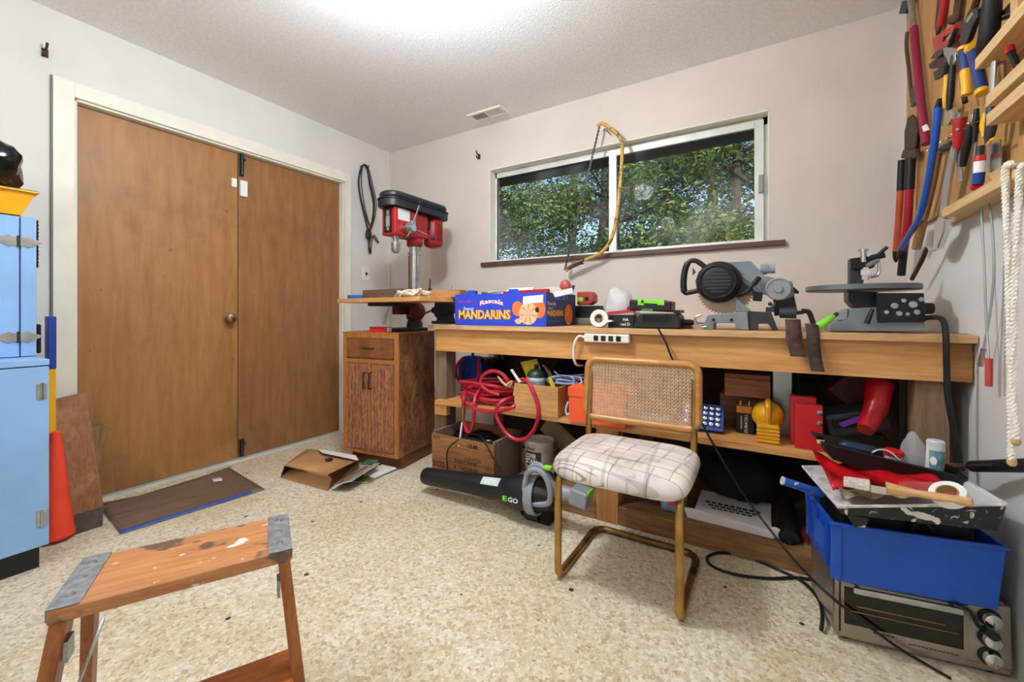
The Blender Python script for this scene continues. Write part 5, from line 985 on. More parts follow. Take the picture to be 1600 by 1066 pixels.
# red boxes
b = fr(1242, 1286, 632, 702, 1.94, .04, S)
o = thing('red_box', 'chipped red metal box standing at the right end of the shelf', 'box', ((b[0]+b[1])/2, 1.96, S)); RM = splat('chipped_red', '#b5151b', [('#e8dcd4', 70, .72)], rough=.35)
part('front_sheet', MB().bx(*b[:5], .625), RM, o, bev=.002); part('rear_sheet', MB().bx(b[0]-.012, b[1]-.016, 1.985, 2.03, S, .648), RM, o, bev=.002)
for z in (.60, .56, .50): part('washer', MB().lathe([(.009, 0), (.009, .002), (.003, .003)], (b[1]-.01, 1.939, z), (0,-1,0), 12), STEEL, o)
# dark moulded case, red parcels at the back right of the shelf
R = Matrix.Rotation(-.28, 3, 'Y') @ Matrix.Rotation(.1, 3, 'Z'); cc = P(1330, 655, Y=2.10); o = thing('moulded_case', 'dark grey moulded case tilted behind the red metal box', 'case', (cc.x, 2.1, S)); cc.z = .56
part('shell', MB().ob(cc, (.20, .18, .085), R=R), DGREY, o, bev=.012); part('ridge', MB().ob(cc+R@V((.0,-.092,.01)), (.16, .006, .03), R=R), BLACK, o); part('foot', MB().ob(V((cc.x+.02, 2.12, S+.03)), (.14, .12, .058)), BLACK, o)
RB_ = mat('red_film', '#b0121a', .25, var=.2, vs=15, bump=.4, bs=20)
part('red_roll', MB().tube([P(1375,598,Y=2.02), P(1368,640,Y=1.98), P(1352,672,Y=1.91)], [.042,.036,.026], 16), RB_, label='glossy red rolled banner leaning under the bench near the right post', cat='roll')
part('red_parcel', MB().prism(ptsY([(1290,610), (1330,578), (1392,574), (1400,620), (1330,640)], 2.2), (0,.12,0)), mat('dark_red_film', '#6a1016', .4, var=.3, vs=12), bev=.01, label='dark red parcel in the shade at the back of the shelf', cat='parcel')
part('purple_strip', MB().prism(ptsY([(1312,664), (1346,652), (1348,657), (1318,668)], 1.93), (0,.03,0)), mat('purple', '#5c2f86', .4), label='purple plastic strip in front of the red roll', cat='strip')
# ------------------------------------------------------------------ below: crate, blower, can
x0, x1, y0, y1, z1 = -1.632, -1.205, 1.80, 2.08, .30
o = thing('wooden_crate', 'old stencilled wooden bottle crate on the floor under the bench', 'crate', ((x0+x1)/2, 1.94, 0)); CW = wood('crate_wood', '#a5713f', '#7c4d28', 'X', 2, .7, stain='#4b2d18', stain_amt=.6)
zm = .152
fb = part('front_board', MB().bx(x0, x1, y0, y0+.012, .004, zm), CW, o, bev=.001); ft_ = part('front_board', MB().bx(x0, x1, y0, y0+.012, zm+.002, z1-.012), CW, o, bev=.001)
part('back_board', MB().bx(x0, x1, y1-.012, y1, .004, zm), CW, o); part('back_board', MB().bx(x0, x1, y1-.012, y1, zm+.002, z1), CW, o)
for xx in (x0, x1-.016): part('end_board', MB().bx(xx, xx+.016, y0+.012, y1-.012, .004, z1), wood('crate_end', '#8f7a66', '#6c5846', 'Z', 2, .8), o)
part('bottom_board', MB().bx(x0+.016, x1-.016, y0+.012, y1-.012, .004, .014), CW, o)
INK = mat('stencil_ink', '#2e1a10', .8, var=.3, vs=60)
def st(s, u, v, h, par, **k): lettering(s, INK, par, (x0+u*(x1-x0), y0-.0002, v), (1,0,0), (0,0,1), height=h, depth=.0006, **k)
st('5035', .02, .105, .035, fb, bold=.03); st('18-M', .60, .245, .026, ft_, bold=.03); st('12 BOTTLES', .55, .178, .016, ft_, bold=.02); st('TABLE WINE', .38, .155, .02, ft_, bold=.02); st('8  CALGRAS', .38, .118, .022, fb, bold=.02); st('PRODUCE OF CHILE', .34, .085, .02, fb, bold=.02, width=.25); st('3378', .03, .262, .018, ft_, bold=.03)
part('black_bag', sack(((x0+x1)/2, 1.94, .235), (.165, .095, .075), seed=7, sq=.2), BAG, label='shiny black plastic bag inside the stencilled crate', cat='bag', angle=180)
part('strap', MB().tube(spline([P(699,733,Y=1.78), P(699,705,Y=1.78), P(712,690,Y=1.785), P(730,680,Y=1.86), P(748,680,Y=1.86), P(757,690,Y=1.785), P(770,715,Y=1.78), P(785,740,Y=1.76)], 5), .004, 6), BLACKR, label='thin black cord hanging over the front of the crate', cat='cord')
# paint can
c = V((-1.06, 2.03, PZ+.0008)); o = thing('paint_can', 'dirty white stain can with a wire handle behind the blower', 'paint can', c)
part('can', MB().lathe([(.078, 0), (.08, .004), (.08, .19), (.083, .194), (.083, .2), (.07, .2), (.07, .192)], c, seg=32), mat('can_cream', '#cfc7bb', .5, var=.15, vs=18), o)
def wrap(a0, a1, z0_, z1_, m, nm, r=.0805):
    n = 14; part(nm, MB().grid(lambda u, v: c+V((r*math.cos(a0+(a1-a0)*u), r*math.sin(a0+(a1-a0)*u), z0_+(z1_-z0_)*v)), n, 1), m, o)
fa = math.atan2(-c.y, -c.x); BRL = mat('label_brown', '#4b3320', .5, var=.2, vs=20)
wrap(fa-1.1, fa+.12, .075, .15, BRL, 'brown_label'); wrap(fa-1.2, fa+.9, .004, .05, mat('label_rust', '#7a4a22', .5, var=.2), 'brown_label')
rt = V((-math.sin(fa-.5), math.cos(fa-.5), 0)); nrm_ = V((math.cos(fa-.5), math.sin(fa-.5), 0))
lettering('COVER', PAPER, o, c+nrm_*.083-rt*.035+V((0,0,.118)), rt, (0,0,1), width=.06, height=.024, bold=.03); lettering('STAIN', PAPER, o, c+nrm_*.083-rt*.035+V((0,0,.09)), rt, (0,0,1), width=.065, height=.024, bold=.03)
lettering('Zinsser', BLKM, o, c+nrm_*.0825-rt*.03+V((0,0,.162)), rt, (0,0,1), width=.05, height=.014, bold=.02)
e1 = c+V((-math.sin(fa), math.cos(fa), 0))*.084+V((0,0,.155)); e0 = c-V((-math.sin(fa), math.cos(fa), 0))*.084+V((0,0,.155)); fw = V((math.cos(fa), math.sin(fa), 0))
part('wire_handle', MB().tube(spline([e0, e0+fw*.055-V((0,0,.06)), c+fw*.095+V((0,0,.065)), e1+fw*.055-V((0,0,.06)), e1], 6), .0022, 6), STEEL, o)
for e in (e0, e1): part('ear', MB().ball(e, .009, 8, 6), BLACK, o)
part('plywood_disc', MB().lathe([(.13, .0), (.13, .012)], (-1.34, 0, 0), seg=4) if False else MB().prism([(-1.19,1.80,.004), (-.97,1.80,.004), (-.97,1.885,.004), (-1.19,1.885,.004)], (0,0,.016)), PINE, label='light plywood offcut on the floor under the blower', cat='board')
R = Matrix.Rotation(.62, 3, 'Y'); part('beige_plank', MB().ob(P(878, 685, Y=2.14), (.26, .02, .11), R=R), mat('beige_board', '#9a8462', .6, var=.08), bev=.006, label='beige rounded board leaning behind the paint can', cat='board')
part('cardboard_flap', MB().prism(ptsY([(850,735), (903,690), (906,697), (862,742)], 2.0), (0,.012,0)), KRAFT, label='strip of cardboard leaning between the paint can and the chair', cat='cardboard')
# leaf blower
A_ = V((-1.575, 1.70, .088)); B2 = V((-1.06, 1.715, .122)); dr_ = (B2-A_).normalized()
bl = thing('leaf_blower', 'black and grey cordless leaf blower lying on the floor before the crate', 'leaf blower', (-1.1, 1.71, 0))
part('nozzle_tube', MB().tube([A_-dr_*.015, A_, A_+dr_*.02, A_.lerp(B2,.5), B2], [.040,.045,.045,.050,.058], 28), BLACK, bl)
part('warning_label', MB().grid(lambda u, v: A_.lerp(B2, .74+.2*u)+ (V((0,-math.cos(.5+v*.7), math.sin(.5+v*.7))))*(.0545+.0065*(.74+.2*u-.5)+.0006+.0035*u), 6, 6), mat('label_pale', '#cfe0d6', .5, var=.1, vs=80), bl)
C2 = B2+dr_*.13
fh = part('fan_housing', MB().tube([B2-dr_*.01, B2+dr_*.01, B2+dr_*.06, C2], [.060,.068,.078,.083], 28), BLACK, bl)
up_ = V((0,0,1)); f0 = B2+dr_*.012+V((.0,-.0755,-.02)); rt_ = (dr_+V((0,-.11,0))).normalized()
lettering('E', LIME, bl, f0+V((0,-.002,0)), rt_, (0,.12,1), width=.026, height=.022, bold=.03, depth=.002); lettering('GO', PAPER, bl, f0+rt_*.030+V((0,-.002,0)), rt_, (0,.12,1), width=.058, height=.022, bold=.03, depth=.002)
part('vent_block', MB().tube([B2+dr_*.07+V((0,0,.05)), C2+V((0,0,.055))], .03, 12), BLACKM, bl)
GB = mat('blower_grey', '#8d9398', .4, var=.04)
loop = lambda px, Y, r, nm, cl=True: part(nm, MB().tube(spline([P(x,y,Y=Y) for x,y in px], 5, cl), r, 10, cl), GB, bl)
YB2 = 1.655
part('collar_ring', MB().ring([(.080, -.02), (.092, -.02), (.092, .025), (.080, .025)], C2+dr_*.01, dr_, 30), GB, bl, bev=.004)
part('motor_back', MB().tube([C2+dr_*.02, C2+dr_*.1, C2+dr_*.13], [.078,.065,.03], 24), BLACKM, bl)
loop([(822,748), (826,738), (838,734), (850,742), (857,756), (860,772), (857,786), (842,788), (826,784), (820,768)], YB2, .013, 'side_frame')
loop([(826,740), (833,728), (842,727), (850,734), (858,748), (866,760), (868,770)], YB2+.03, .014, 'top_handle', False)
part('grip', MB().tube(spline([P(845,730,Y=1.70), P(858,745,Y=1.71), P(868,765,Y=1.72)], 4), .022, 10), mat('grip_green', '#223a30', .6), bl); part('lime_button', MB().ob(P(856,731,Y=1.68), (.04,.03,.014)), LIME, bl, bev=.003)
part('battery_arm', MB().tube(spline([C2+dr_*.08+V((0,0,.03)), P(880,770,Y=1.72), P(900,775,Y=1.72)], 4), [.04,.038,.036,.034,.034,.032,.03,.03,.03][:9], 12), GB, bl)
part('battery_end', MB().ob(P(908,776,Y=1.725), (.085,.085,.075), ry=.15), GB, bl, bev=.012); part('lime_latch', MB().ob(P(921,773,Y=1.72), (.012,.05,.04), ry=.15), LIME, bl, bev=.002)
fpz = [P(x, y, Z=.001) for x, y in ((813,803), (822,812), (858,823), (876,806), (862,797), (830,796))]
part('foot', MB().prism(fpz, (0,0,.014)), BLACK, bl, bev=.004); part('foot_post', MB().bx(-.97, -.90, 1.70, 1.74, .0155, .08), BLACK, bl, bev=.004)
# tubs, white box, cap, shoe on the bottom shelf
Zp = PZ+.0008
b = fr(1028, 1068, 769, 803, 1.955, .12, Zp); o = thing('grey_tub', 'grey plastic tub with a printed label under the chair seat', 'tub', ((b[0]+b[1])/2, 2.0, Zp)); part('tub_body', MB().hexa([(b[0]+.01,b[2]+.01,Zp), (b[1]-.005,b[2]+.01,Zp), (b[1]-.005,b[3],Zp), (b[0]+.01,b[3],Zp)], [(b[0],b[2],b[5]+.06), (b[1]+.005,b[2],b[5]+.06), (b[1]+.005,b[3],b[5]+.06), (b[0],b[3],b[5]+.06)]), GREY, o, bev=.006); part('label', MB().bx(b[0]+.02, b[1]-.006, b[2]-.002, b[2]-.0005+.004, Zp+.02, Zp+.075), mat('label_cyan', '#7fb3c8', .5, var=.2, vs=40), o); part('pink_mark', MB().bx(b[0]+.045, b[1]-.01, b[2]-.0035, b[2]-.0022, Zp+.03, Zp+.06), mat('pink', '#c94a78', .5), o)
b = fr(973, 1003, 765, 785, 2.06, .1, Zp); part('small_grey_box', MB().bx(*b), GREY, bev=.006, label='small grey plastic box behind the middle post', cat='box')
q = [P(1083,803,Z=Zp), P(1216,840,Z=Zp), P(1196,793,Z=Zp), P(1096,778,Z=Zp)]
q[0].y = max(q[0].y, 1.935); x0, x1 = P(1082,800,Y=1.945).x, P(1208,840,Y=1.945).x
o = thing('pizza_box', 'white printed takeaway box with an open flap on the bottom shelf', 'box', ((x0+x1)/2, 2.05, Zp)); part('box_base', MB().bx(x0+.005, x1-.005, 1.96, 2.20, Zp, Zp+.035), PAPER, o, bev=.002)
part('front_flap', MB().prism([(x0-.02,1.945,Zp+.002), (x1,1.935,Zp+.002), (x1+.005,1.93,Zp+.03), (x0-.035,1.94,Zp+.045)], (0,-.003,0)).prism([(x0-.035,1.94,Zp+.045), (x1+.005,1.93,Zp+.03), (x1-.005,1.96,Zp+.037), (x0+.005,1.96,Zp+.037)], (0,0,.002)), PAPER, o)
part('flap_ear', MB().lathe([(.022, 0), (.022, .002)], (x1+.008, 1.945, Zp+.024), (0,-1,0), 16), PAPER, o)
for k, (w_, y) in enumerate(((.22, 2.075), (.19, 2.045), (.16, 2.02))): 
    for i in range(9-k): part('print_mark', MB().bx((x0+x1)/2-w_/2+i*w_/(9-k), (x0+x1)/2-w_/2+(i+.75)*w_/(9-k), y-.010+k*.002, y+.010-k*.002, Zp+.0352, Zp+.0358), BLKM, o)
m_ = sack(((x0+x1)/2+.02, 2.22, Zp+.13), (.17, .12, .11), seed=5, sq=.15)
for v in m_.v: v.z = max(v.z, Zp+.04)
part('fabric_bag', m_, mat('cap_black', '#0d0f12', .9, var=.2, vs=30), label='black fabric bag slumped on the white takeaway box', cat='bag', angle=180)
sx_ = P(1232, 840, Y=1.99).x; o = thing('black_shoe', 'black shoe standing on the bottom shelf beside the white box', 'shoe', (sx_, 2.05, Zp))
def shoe():
    mb = MB(); prof = [(-.10,.034,.035), (-.06,.042,.045), (0,.040,.06), (.05,.036,.085), (.10,.035,.10), (.14,.03,.095)]; vs = []
    for yy, wd, hh in prof:
        for k in range(10): t = math.pi*k/9; vs.append((sx_+wd*math.cos(t), 2.03+yy, Zp+.014+hh*math.sin(t)))
    return mb.add(vs, [(i*10+k, i*10+k+1, (i+1)*10+k+1, (i+1)*10+k) for i in range(5) for k in range(9)]+[tuple(range(10)), tuple(range(50,60))]+[tuple([i*10 for i in range(6)]+[i*10+9 for i in range(5,-1,-1)])])
part('upper', shoe(), BLACKR, o); part('sole', MB().prism([(sx_+.045*math.cos(t)*(1 if math.sin(t) < 0 else .85), 2.05+.135*math.sin(t), Zp) for t in [k*math.pi/9 for k in range(18)]], (0,0,.016)), BLACK, o)
part('red_scrap', MB().prism([P(1252,835,Y=1.96), P(1270,815,Y=1.96), P(1272,850,Y=1.96), P(1262,852,Y=1.96)], (0,.02,0)), DRED, label='dark red scrap beside the black shoe', cat='scrap')
# ------------------------------------------------------------------ right foreground stack: toaster oven
OX, OY, OA = .176, 1.565, .168
M0 = Matrix.Translation((OX, OY, 0)) @ Matrix.Rotation(OA, 4, 'Z')
ov = thing('toaster_oven', 'stainless toaster oven on the floor in the right corner', 'toaster oven', mx=M0, local=True)
OW, OD, OH = .383, .25, .198; SS = mat('oven_steel', '#a39a90', .32, .85, var=.08)
part('body', MB().bx(0, OW, .012, OD, .012, OH), SS, ov, bev=.01)
part('front_frame', MB().bx(.0, OW, 0, .0115, .014, .03).bx(0, OW, 0, .0115, OH-.016, OH-.002).bx(0, .012, 0, .0115, .03, OH-.016).bx(.296, OW, 0, .0115, .03, OH-.016), SS, ov, bev=.003)
dr = part('oven_door', MB().bx(.013, .295, -.004, .0, .031, .058).bx(.013, .295, -.004, 0, .168, OH-.018).bx(.013, .021, -.004, 0, .058, .168).bx(.287, .295, -.004, 0, .058, .168), SS, ov)
part('glass', MB().bx(.021, .287, -.003, -.0005, .058, .168), GLASS, dr); part('door_gap', MB().bx(.0115, .2965, -.0006, .0, .030, OH-.017), BLACK, ov)
part('oven_rack', MB().tube([(.03,-.0034,.098), (.278,-.0034,.098)], .0012, 6).tube([(.05,-.0034,.115), (.25,-.0034,.115)], .0016, 6), mat('rack_tan', '#9a7a40', .4, .5), dr)  # tan, partly metallic rack wires laid over the glass
part('handle', MB().ob((.154, -.03, .176), (.24, .012, .018)).bx(.045, .055, -.026, -.004, .17, .182).bx(.253, .263, -.026, -.004, .17, .182), STEEL, dr, bev=.004, label='flat steel door handle')
for z in (.158, .104, .055):
    k_ = part('dial', MB().lathe([(.024, 0), (.024, .003)], (.34, .0, z), (0,-1,0), 24), BLACKM, ov); part('knob', MB().lathe([(.019, .003), (.018, .02), (.014, .023)], (.34, 0, z), (0,-1,0), 20), CHROME, k_); part('pointer', MB().bx(.338, .342, -.027, -.023, z-.014, z+.014), STEEL, k_)
for x, y in ((.03,.03), (OW-.03,.03), (.03,OD-.03), (OW-.03,OD-.03)): part('foot', MB().lathe([(.012, 0), (.012, .0118)], (x, y, 0), seg=12), BLACKR, ov)
for k in range(12): part('print_mark', MB().bx(.17+k*.009, .177+k*.009, -.0046, -.0041, .039, .0415), BLACK, dr)
for k in range(5): part('print_mark', MB().bx(.09+k*.010, .098+k*.010, -.0046, -.0041, .048, .052), BLACK, dr)
# blue bin
BX_, BY_, BA = .165, 1.515, .19; BM = Matrix.Translation((BX_, BY_, OH+.0008)) @ Matrix.Rotation(BA, 4, 'Z')
bn = thing('blue_bin', 'blue plastic bin standing on the toaster oven full of paint tools', 'bin', mx=BM, local=True); bw, bd, bh = .372, .27, .172
part('tub', open_tray([(.012,.008,0), (bw-.012,.008,0), (bw-.012,bd-.012,0), (.012,bd-.012,0)], [(0,0,bh), (bw,0,bh), (bw,bd,bh), (0,bd,bh)], .003), BLUE, bn)
part('rim', rim(0, bw, 0, bd, bh-.008, .007, .008), BLUE, bn, bev=.002)
for y in (.03, .12, .21): part('side_rib', MB().bx(-.006, .002, y, y+.012, .03, bh-.01), BLUE, bn)
part('label_holder', MB().bx(-.01, -.002, .045, .11, .06, .13), BLUE, bn, bev=.002)
part('corner_rib', MB().bx(-.006, .02, -.006, .002, .01, bh-.008), BLUE, bn, bev=.003)
# junk inside bin
part('black_case', MB().hexa([BM @ V(p) for p in ((.03,.04,.006), (.34,.04,.006), (.34,.23,.006), (.03,.23,.006))], [BM @ V(p) for p in ((.03,.05,.19), (.34,.05,.20), (.34,.22,.20), (.03,.22,.19))]), BLACK, bev=.01, label='black tool case inside the blue bin', cat='case')
part('black_pipe', MB().ring([(.018,0), (.022,0), (.022,.08), (.018,.08)], BM @ V((.21,-.0+.015,.178)), BM.to_3x3() @ V((.1,1,.1)), 18), BLACKM, label='short black pipe between the bin and the paint tray', cat='pipe')
# blue roller sleeve
a, b = P(1222, 751, Z=.43), P(1285, 772, Z=.40); o = thing('paint_roller', 'blue paint-smeared roller tube sticking out over the bin', 'paint roller', a)
part('sleeve', MB().ring([(.008,0), (.013,0), (.013,(b-a).length), (.008,(b-a).length)], a, b-a, 16), splat('smeared_blue', '#1d4fa6', [('#9fb6dc', 40, .62)], rough=.5), o); part('end_cap', MB().ring([(.007,-.001), (.0132,-.001), (.0132,.004), (.007,.004)], a, b-a, 16), mat('pale_end', '#b9c8dd', .6), o)
# paint tray
FL, FR_, BR_, BL_ = V((.165,1.42,.452)), V((.515,1.535,.497)), V((.462,1.80,.50)), V((.105,1.695,.462))
pt = thing('paint_tray', 'black paint tray crusted with white paint on the blue bin', 'paint tray', (FL+BR_)/2-V((0,0,.06)))
dn = V((0,0,-1)); fl_, fr2 = FL+dn*.022+V((.01,.012,0)), FR_+dn*.075+V((-.012,.012,0)); bl2, br2 = BL_+dn*.02+V((.012,-.01,0)), BR_+dn*.07+V((-.012,-.01,0))
TRB = splat('tray_splashed', '#141414', [('#d8d2ca', 22, .60), ('#8f8880', 45, .66), ('#cfc6ba', 70, .68)], rough=.45); TRW = splat('tray_inside', '#dcd9d6', [('#b9b4ae', 14, .58), ('#2a2a2a', 10, .70)], rough=.4)
def shell(t4, b4, th):
    c_ = sum(t4, V())/4; ti = [p+(c_-p).normalized()*.008+dn*.001 for p in t4]; bi = [p+(c_-p).normalized()*.008+V((0,0,th)) for p in b4]; mb = MB()
    mb.add(list(b4)+list(t4)+ti+bi, [(3,2,1,0)]+[(i,(i+1)%4,4+(i+1)%4,4+i) for i in range(4)])
    mb.mat(1).add(list(t4)+ti+bi, [(i,(i+1)%4,4+(i+1)%4,4+i) for i in range(4)]+[(4+i,4+(i+1)%4,8+(i+1)%4,8+i) for i in range(4)]+[(8,9,10,11)]); return mb
part('tray_shell', shell([FL,FR_,BR_,BL_], [fl_,fr2,br2,bl2], .003), [TRB, TRW], pt)
part('rim', MB().tube([FL,FR_,BR_,BL_], .0042, 8, True), mat('dried_paint', '#d9d6d0', .6, var=.2, vs=40), pt)
for p in (fl_+V((.01,.005,0)), bl2+V((.02,-.01,0))): part('foot', MB().prism([p, p+V((.05,.015,-.005)), p+V((.045,.015,-.03)), p+V((.02,.006,-.034))], (0,.008,0)), TRB, pt)
# things in the tray
R = Matrix.Rotation(.3, 3, 'Z') @ Matrix.Rotation(-.12, 3, 'Y')
def tpt(u, v, h): return FL.lerp(FR_, u).lerp(BL_.lerp(BR_, u), v)+V((0,0,h))
part('red_bag', MB().grid(lambda u, v: tpt(.05+.75*u, .30+.6*v, .008+.016*abs(math.sin(u*9+v*4))*(.5+.5*v)+.05*(1-u)**6*v), 26, 10), mat('red_film2', '#b5141a', .22, var=.25, vs=25, bump=.3, bs=40), solid=.002, label='torn glossy red plastic bag in the paint tray', cat='bag', angle=180)
part('clear_sheet', MB().grid(lambda u, v: tpt(.08+.4*u, .1+.35*v, .006+.012*math.sin(u*7+v*3)**2), 14, 8), mat('tan_film', '#9c8a6c', .2, var=.3, vs=20), solid=.001, label='tan crinkled packet lying in the front of the paint tray', cat='packet', angle=180)
part('red_card', MB().prism([tpt(.45,.14,.012), tpt(.78,.10,.012), tpt(.80,.34,.018), tpt(.5,.36,.018)], (0,0,.003)), mat('coral_card', '#b4464a', .4, var=.2, vs=40), label='coral printed card under the paint brush', cat='card')
bp0, bp1 = P(1318, 752, Z=.505), P(1521, 786, Z=.515); d = (bp1-bp0).normalized(); L_ = (bp1-bp0).length
o = thing('paint_brush', 'paint brush with pale bristles and a wooden handle across the tray', 'paint brush', bp0.lerp(bp1,.5)); sd = d.cross(V((0,0,1))).normalized()
def fl4(a, b, w0, w1, h0, h1):
    u3 = V((0,0,1)); return MB().hexa([a-sd*w0-u3*h0, a+sd*w0-u3*h0, a+sd*w0+u3*h0, a-sd*w0+u3*h0], [b-sd*w1-u3*h1, b+sd*w1-u3*h1, b+sd*w1+u3*h1, b-sd*w1+u3*h1])
part('bristles', fl4(bp0, bp0+d*L_*.23, .030, .026, .006, .009), mat('bristle', '#cdc5b8', .9, var=.2, vs=150), o, bev=.003); part('ferrule', fl4(bp0+d*L_*.23, bp0+d*L_*.36, .027, .026, .010, .010), CHROME, o, bev=.002)
part('handle', MB().tube([bp0+d*L_*.36, bp0+d*L_*.45, bp0+d*L_*.6, bp0+d*L_*.85, bp1-d*.004, bp1], [.017,.014,.009,.011,.011,.006], 12), wood('brush_handle', '#d9ad7c', '#c2905c', 'X', 3, .4), o)
c = P(1487, 778, Z=.515); o = thing('masking_tape', 'white masking tape roll tilted in the paint tray', 'tape', c); part('tape', MB().ring([(.022,-.011), (.036,-.011), (.036,.011), (.022,.011)], c+V((0,.02,0)), (-.5,-.5,1), 30), mat('white_tape', '#e9e8e2'), o, bev=.002); part('core', MB().ring([(.0195,-.0112), (.0218,-.0112), (.0218,.0112), (.0195,.0112)], c+V((0,.02,0)), (-.5,-.5,1), 30), KRAFT, o)
# black pan above the tray with its odds
pf0, pf1 = V((.150,1.63,.565)), V((.485,1.675,.508)); bk = V((-.018,.115,.004))
pn = thing('black_pan', 'long black metal pan propped over the paint tray', 'pan', pf0.lerp(pf1,.5)-V((0,0,.06)))
T4 = [pf0, pf1, pf1+bk, pf0+bk]; B4 = [pf0+V((.03,.015,-.05)), pf1+V((-.01,.012,-.08)), pf1+bk+V((-.01,-.012,-.08)), pf0+bk+V((.03,-.015,-.05))]
part('pan_shell', shell(T4, B4, .003), [BLACK, BLACK], pn); part('rim', MB().tube(T4, .0035, 8, True), BLACK, pn)
part('end_clip', MB().ob(pf0+V((-.002,.03,.002)), (.02,.04,.012)), CHROME, pn)
# extension pole with grip
e0, e1 = P(1490, 728, X=.495), P(1640, 727, X=.548); g0 = P(1515, 729, X=.506); g1 = P(1500, 728, X=.50)
o = thing('extension_pole', 'black pole grip reaching along the right wall from the pan', 'pole', e0)
part('grip', MB().tube([g0, g0.lerp(e1,.05), e1], [.009,.0155,.017], 14), BLACK, o); part('ferrule', MB().tube([P(1475,726,X=.49), g0], [.005,.0075], 10), STEEL, o); part('grip_inset', MB().tube([g0.lerp(e1,.08)+V((-.012,0,0)), g0.lerp(e1,.45)+V((-.0135,0,0))], .004), DGREY, o)
def inpan(u, v, h=0): return (B4[0].lerp(B4[1], u)).lerp(B4[3].lerp(B4[2], u), v)+V((0,0,.004+h))
a, b = inpan(.12,.5,.042), inpan(.42,.45,.055); o = thing('screwdriver', 'dark blue screwdriver handle lying in the black pan', 'screwdriver', a); part('handle', MB().tube([a, a.lerp(b,.1), a.lerp(b,.9), b], [.010,.016,.016,.011], 12), mat('navy_grip', '#16264a', .4), o); part('cap', MB().tube([a-(b-a)*.1, a], [.006,.009]), BLACK, o)
c = inpan(.33,.25,.02); o = thing('wire_clip', 'bent shiny wire loop in the black pan', 'wire', c); part('wire', MB().tube(spline([c, c+V((.01,0,.035)), c+V((.04,0,.045)), c+V((.07,0,.02)), c+V((.075,0,0))], 5), .0035, 8), CHROME, o)
c = inpan(.56,.5); o = thing('small_jar', 'small white jar with a red lid in the black pan', 'jar', c)
part('jar_body', MB().lathe([(.02,0), (.022,.003), (.022,.062), (.02,.064)], c, seg=20), mat('jar_clear', '#c7c9cc', .3), o); part('label', MB().ring([(.0222,.012), (.0226,.012), (.0226,.052), (.0222,.052)], c, (0,0,1), 20), mat('jar_label', '#7384ad', .5, var=.3, vs=60), o); part('lid', MB().lathe([(.0245,.0645), (.0245,.078), (.022,.081)], c, seg=20), BRED, o)
c = inpan(.72,.45,.005); part('clear_bag', sack(c+V((0,0,.075)), (.03,.02,.07), seed=13, sq=.35), CLEAR, label='clear plastic bag standing in the black pan', cat='bag', angle=180)
a = inpan(.80,.3); part('white_stick', MB().ob(a+V((0,0,.065)), (.010,.005,.13), ry=.05), PAPER, bev=.001, label='white plastic stick upright in the black pan', cat='stick')
c = inpan(.87,.35); o = thing('teal_tube', 'teal patterned bottle with a white cap in the black pan', 'bottle', c)
part('tube_body', MB().lathe([(.020,.0), (.022,.01), (.016,.03), (.016,.05), (.0195,.08), (.0195,.125)], c, seg=20), mat('teal_pattern', '#6d9aa0', .35, var=.35, vs=45), o); part('cap', MB().lathe([(.0205,.1255), (.0205,.15), (.018,.153)], c, seg=20), mat('cap_white', '#d3dcdf', .4), o); part('flare', MB().lathe([(.027,0.001), (.024,.012), (.0225,.013)], c, seg=20), mat('cap_white', '#fff'), o); part('badge', MB().lathe([(.008,0), (.008,.001)], c+V((-.009,-.0172,.095)), (-.45,-.9,0), 14, sy=1.5), PAPER, o)
# ------------------------------------------------------------------ cables on the floor
def zfix(pts, z): return [V((p.x, p.y, max(p.z, z))) for p in pts]
ca = [P(1028,513,Y=1.88), P(1040,535,Y=1.866), P(1050,560,Y=1.86), P(1080,625,Y=1.86), P(1112,690,Y=1.86), P(1160,770,Y=1.85), P(1205,830,Y=1.78), P(1245,880,Y=1.66), P(1290,925,Y=1.54), P(1330,958,Y=1.548), P(1400,1010,Y=1.562), P(1450,1040,Z=.006), P(1485,1060,Z=.006)]
part('charger_cord', MB().tube(spline(zfix(ca,.006), 5), .0042, 8), BLACKR, label='thin black cord running from the bench edge to the floor by the oven', cat='cord')
cb = [P(1283,985,Z=.012), P(1285,960,Z=.03), P(1278,935,Z=.012), P(1255,910,Z=.006), P(1215,890,Z=.006), P(1165,870,Z=.006), P(1125,864,Z=.006), P(1105,872,Z=.006), P(1115,886,Z=.006), P(1150,898,Z=.006), P(1200,904,Z=.006), P(1245,903,Z=.006), P(1278,908,Z=.006)]
part('oven_cord', MB().tube(spline(cb, 6), .0055, 8), BLACKR, label='black appliance cord looped on the floor beside the oven', cat='cord')
a = M0 @ V((.285,-.036,.184)); o = thing('cord_plug', 'black plug hanging over the oven handle beside the top dial', 'plug', a)
part('plug_lead', MB().tube(spline([M0 @ V((.25,-.04,.20)), a, M0 @ V((.30,-.036,.15)), M0 @ V((.32,-.036,.14))], 4), .0045), BLACKR, o); part('plug_body', MB().tube([M0 @ V((.31,-.036,.145)), M0 @ V((.335,-.034,.128))], [.010,.012], 10), BLACK, o); part('prong', MB().tube([M0 @ V((.335,-.034,.128)), M0 @ V((.352,-.034,.116))], .002), BRASS, o)
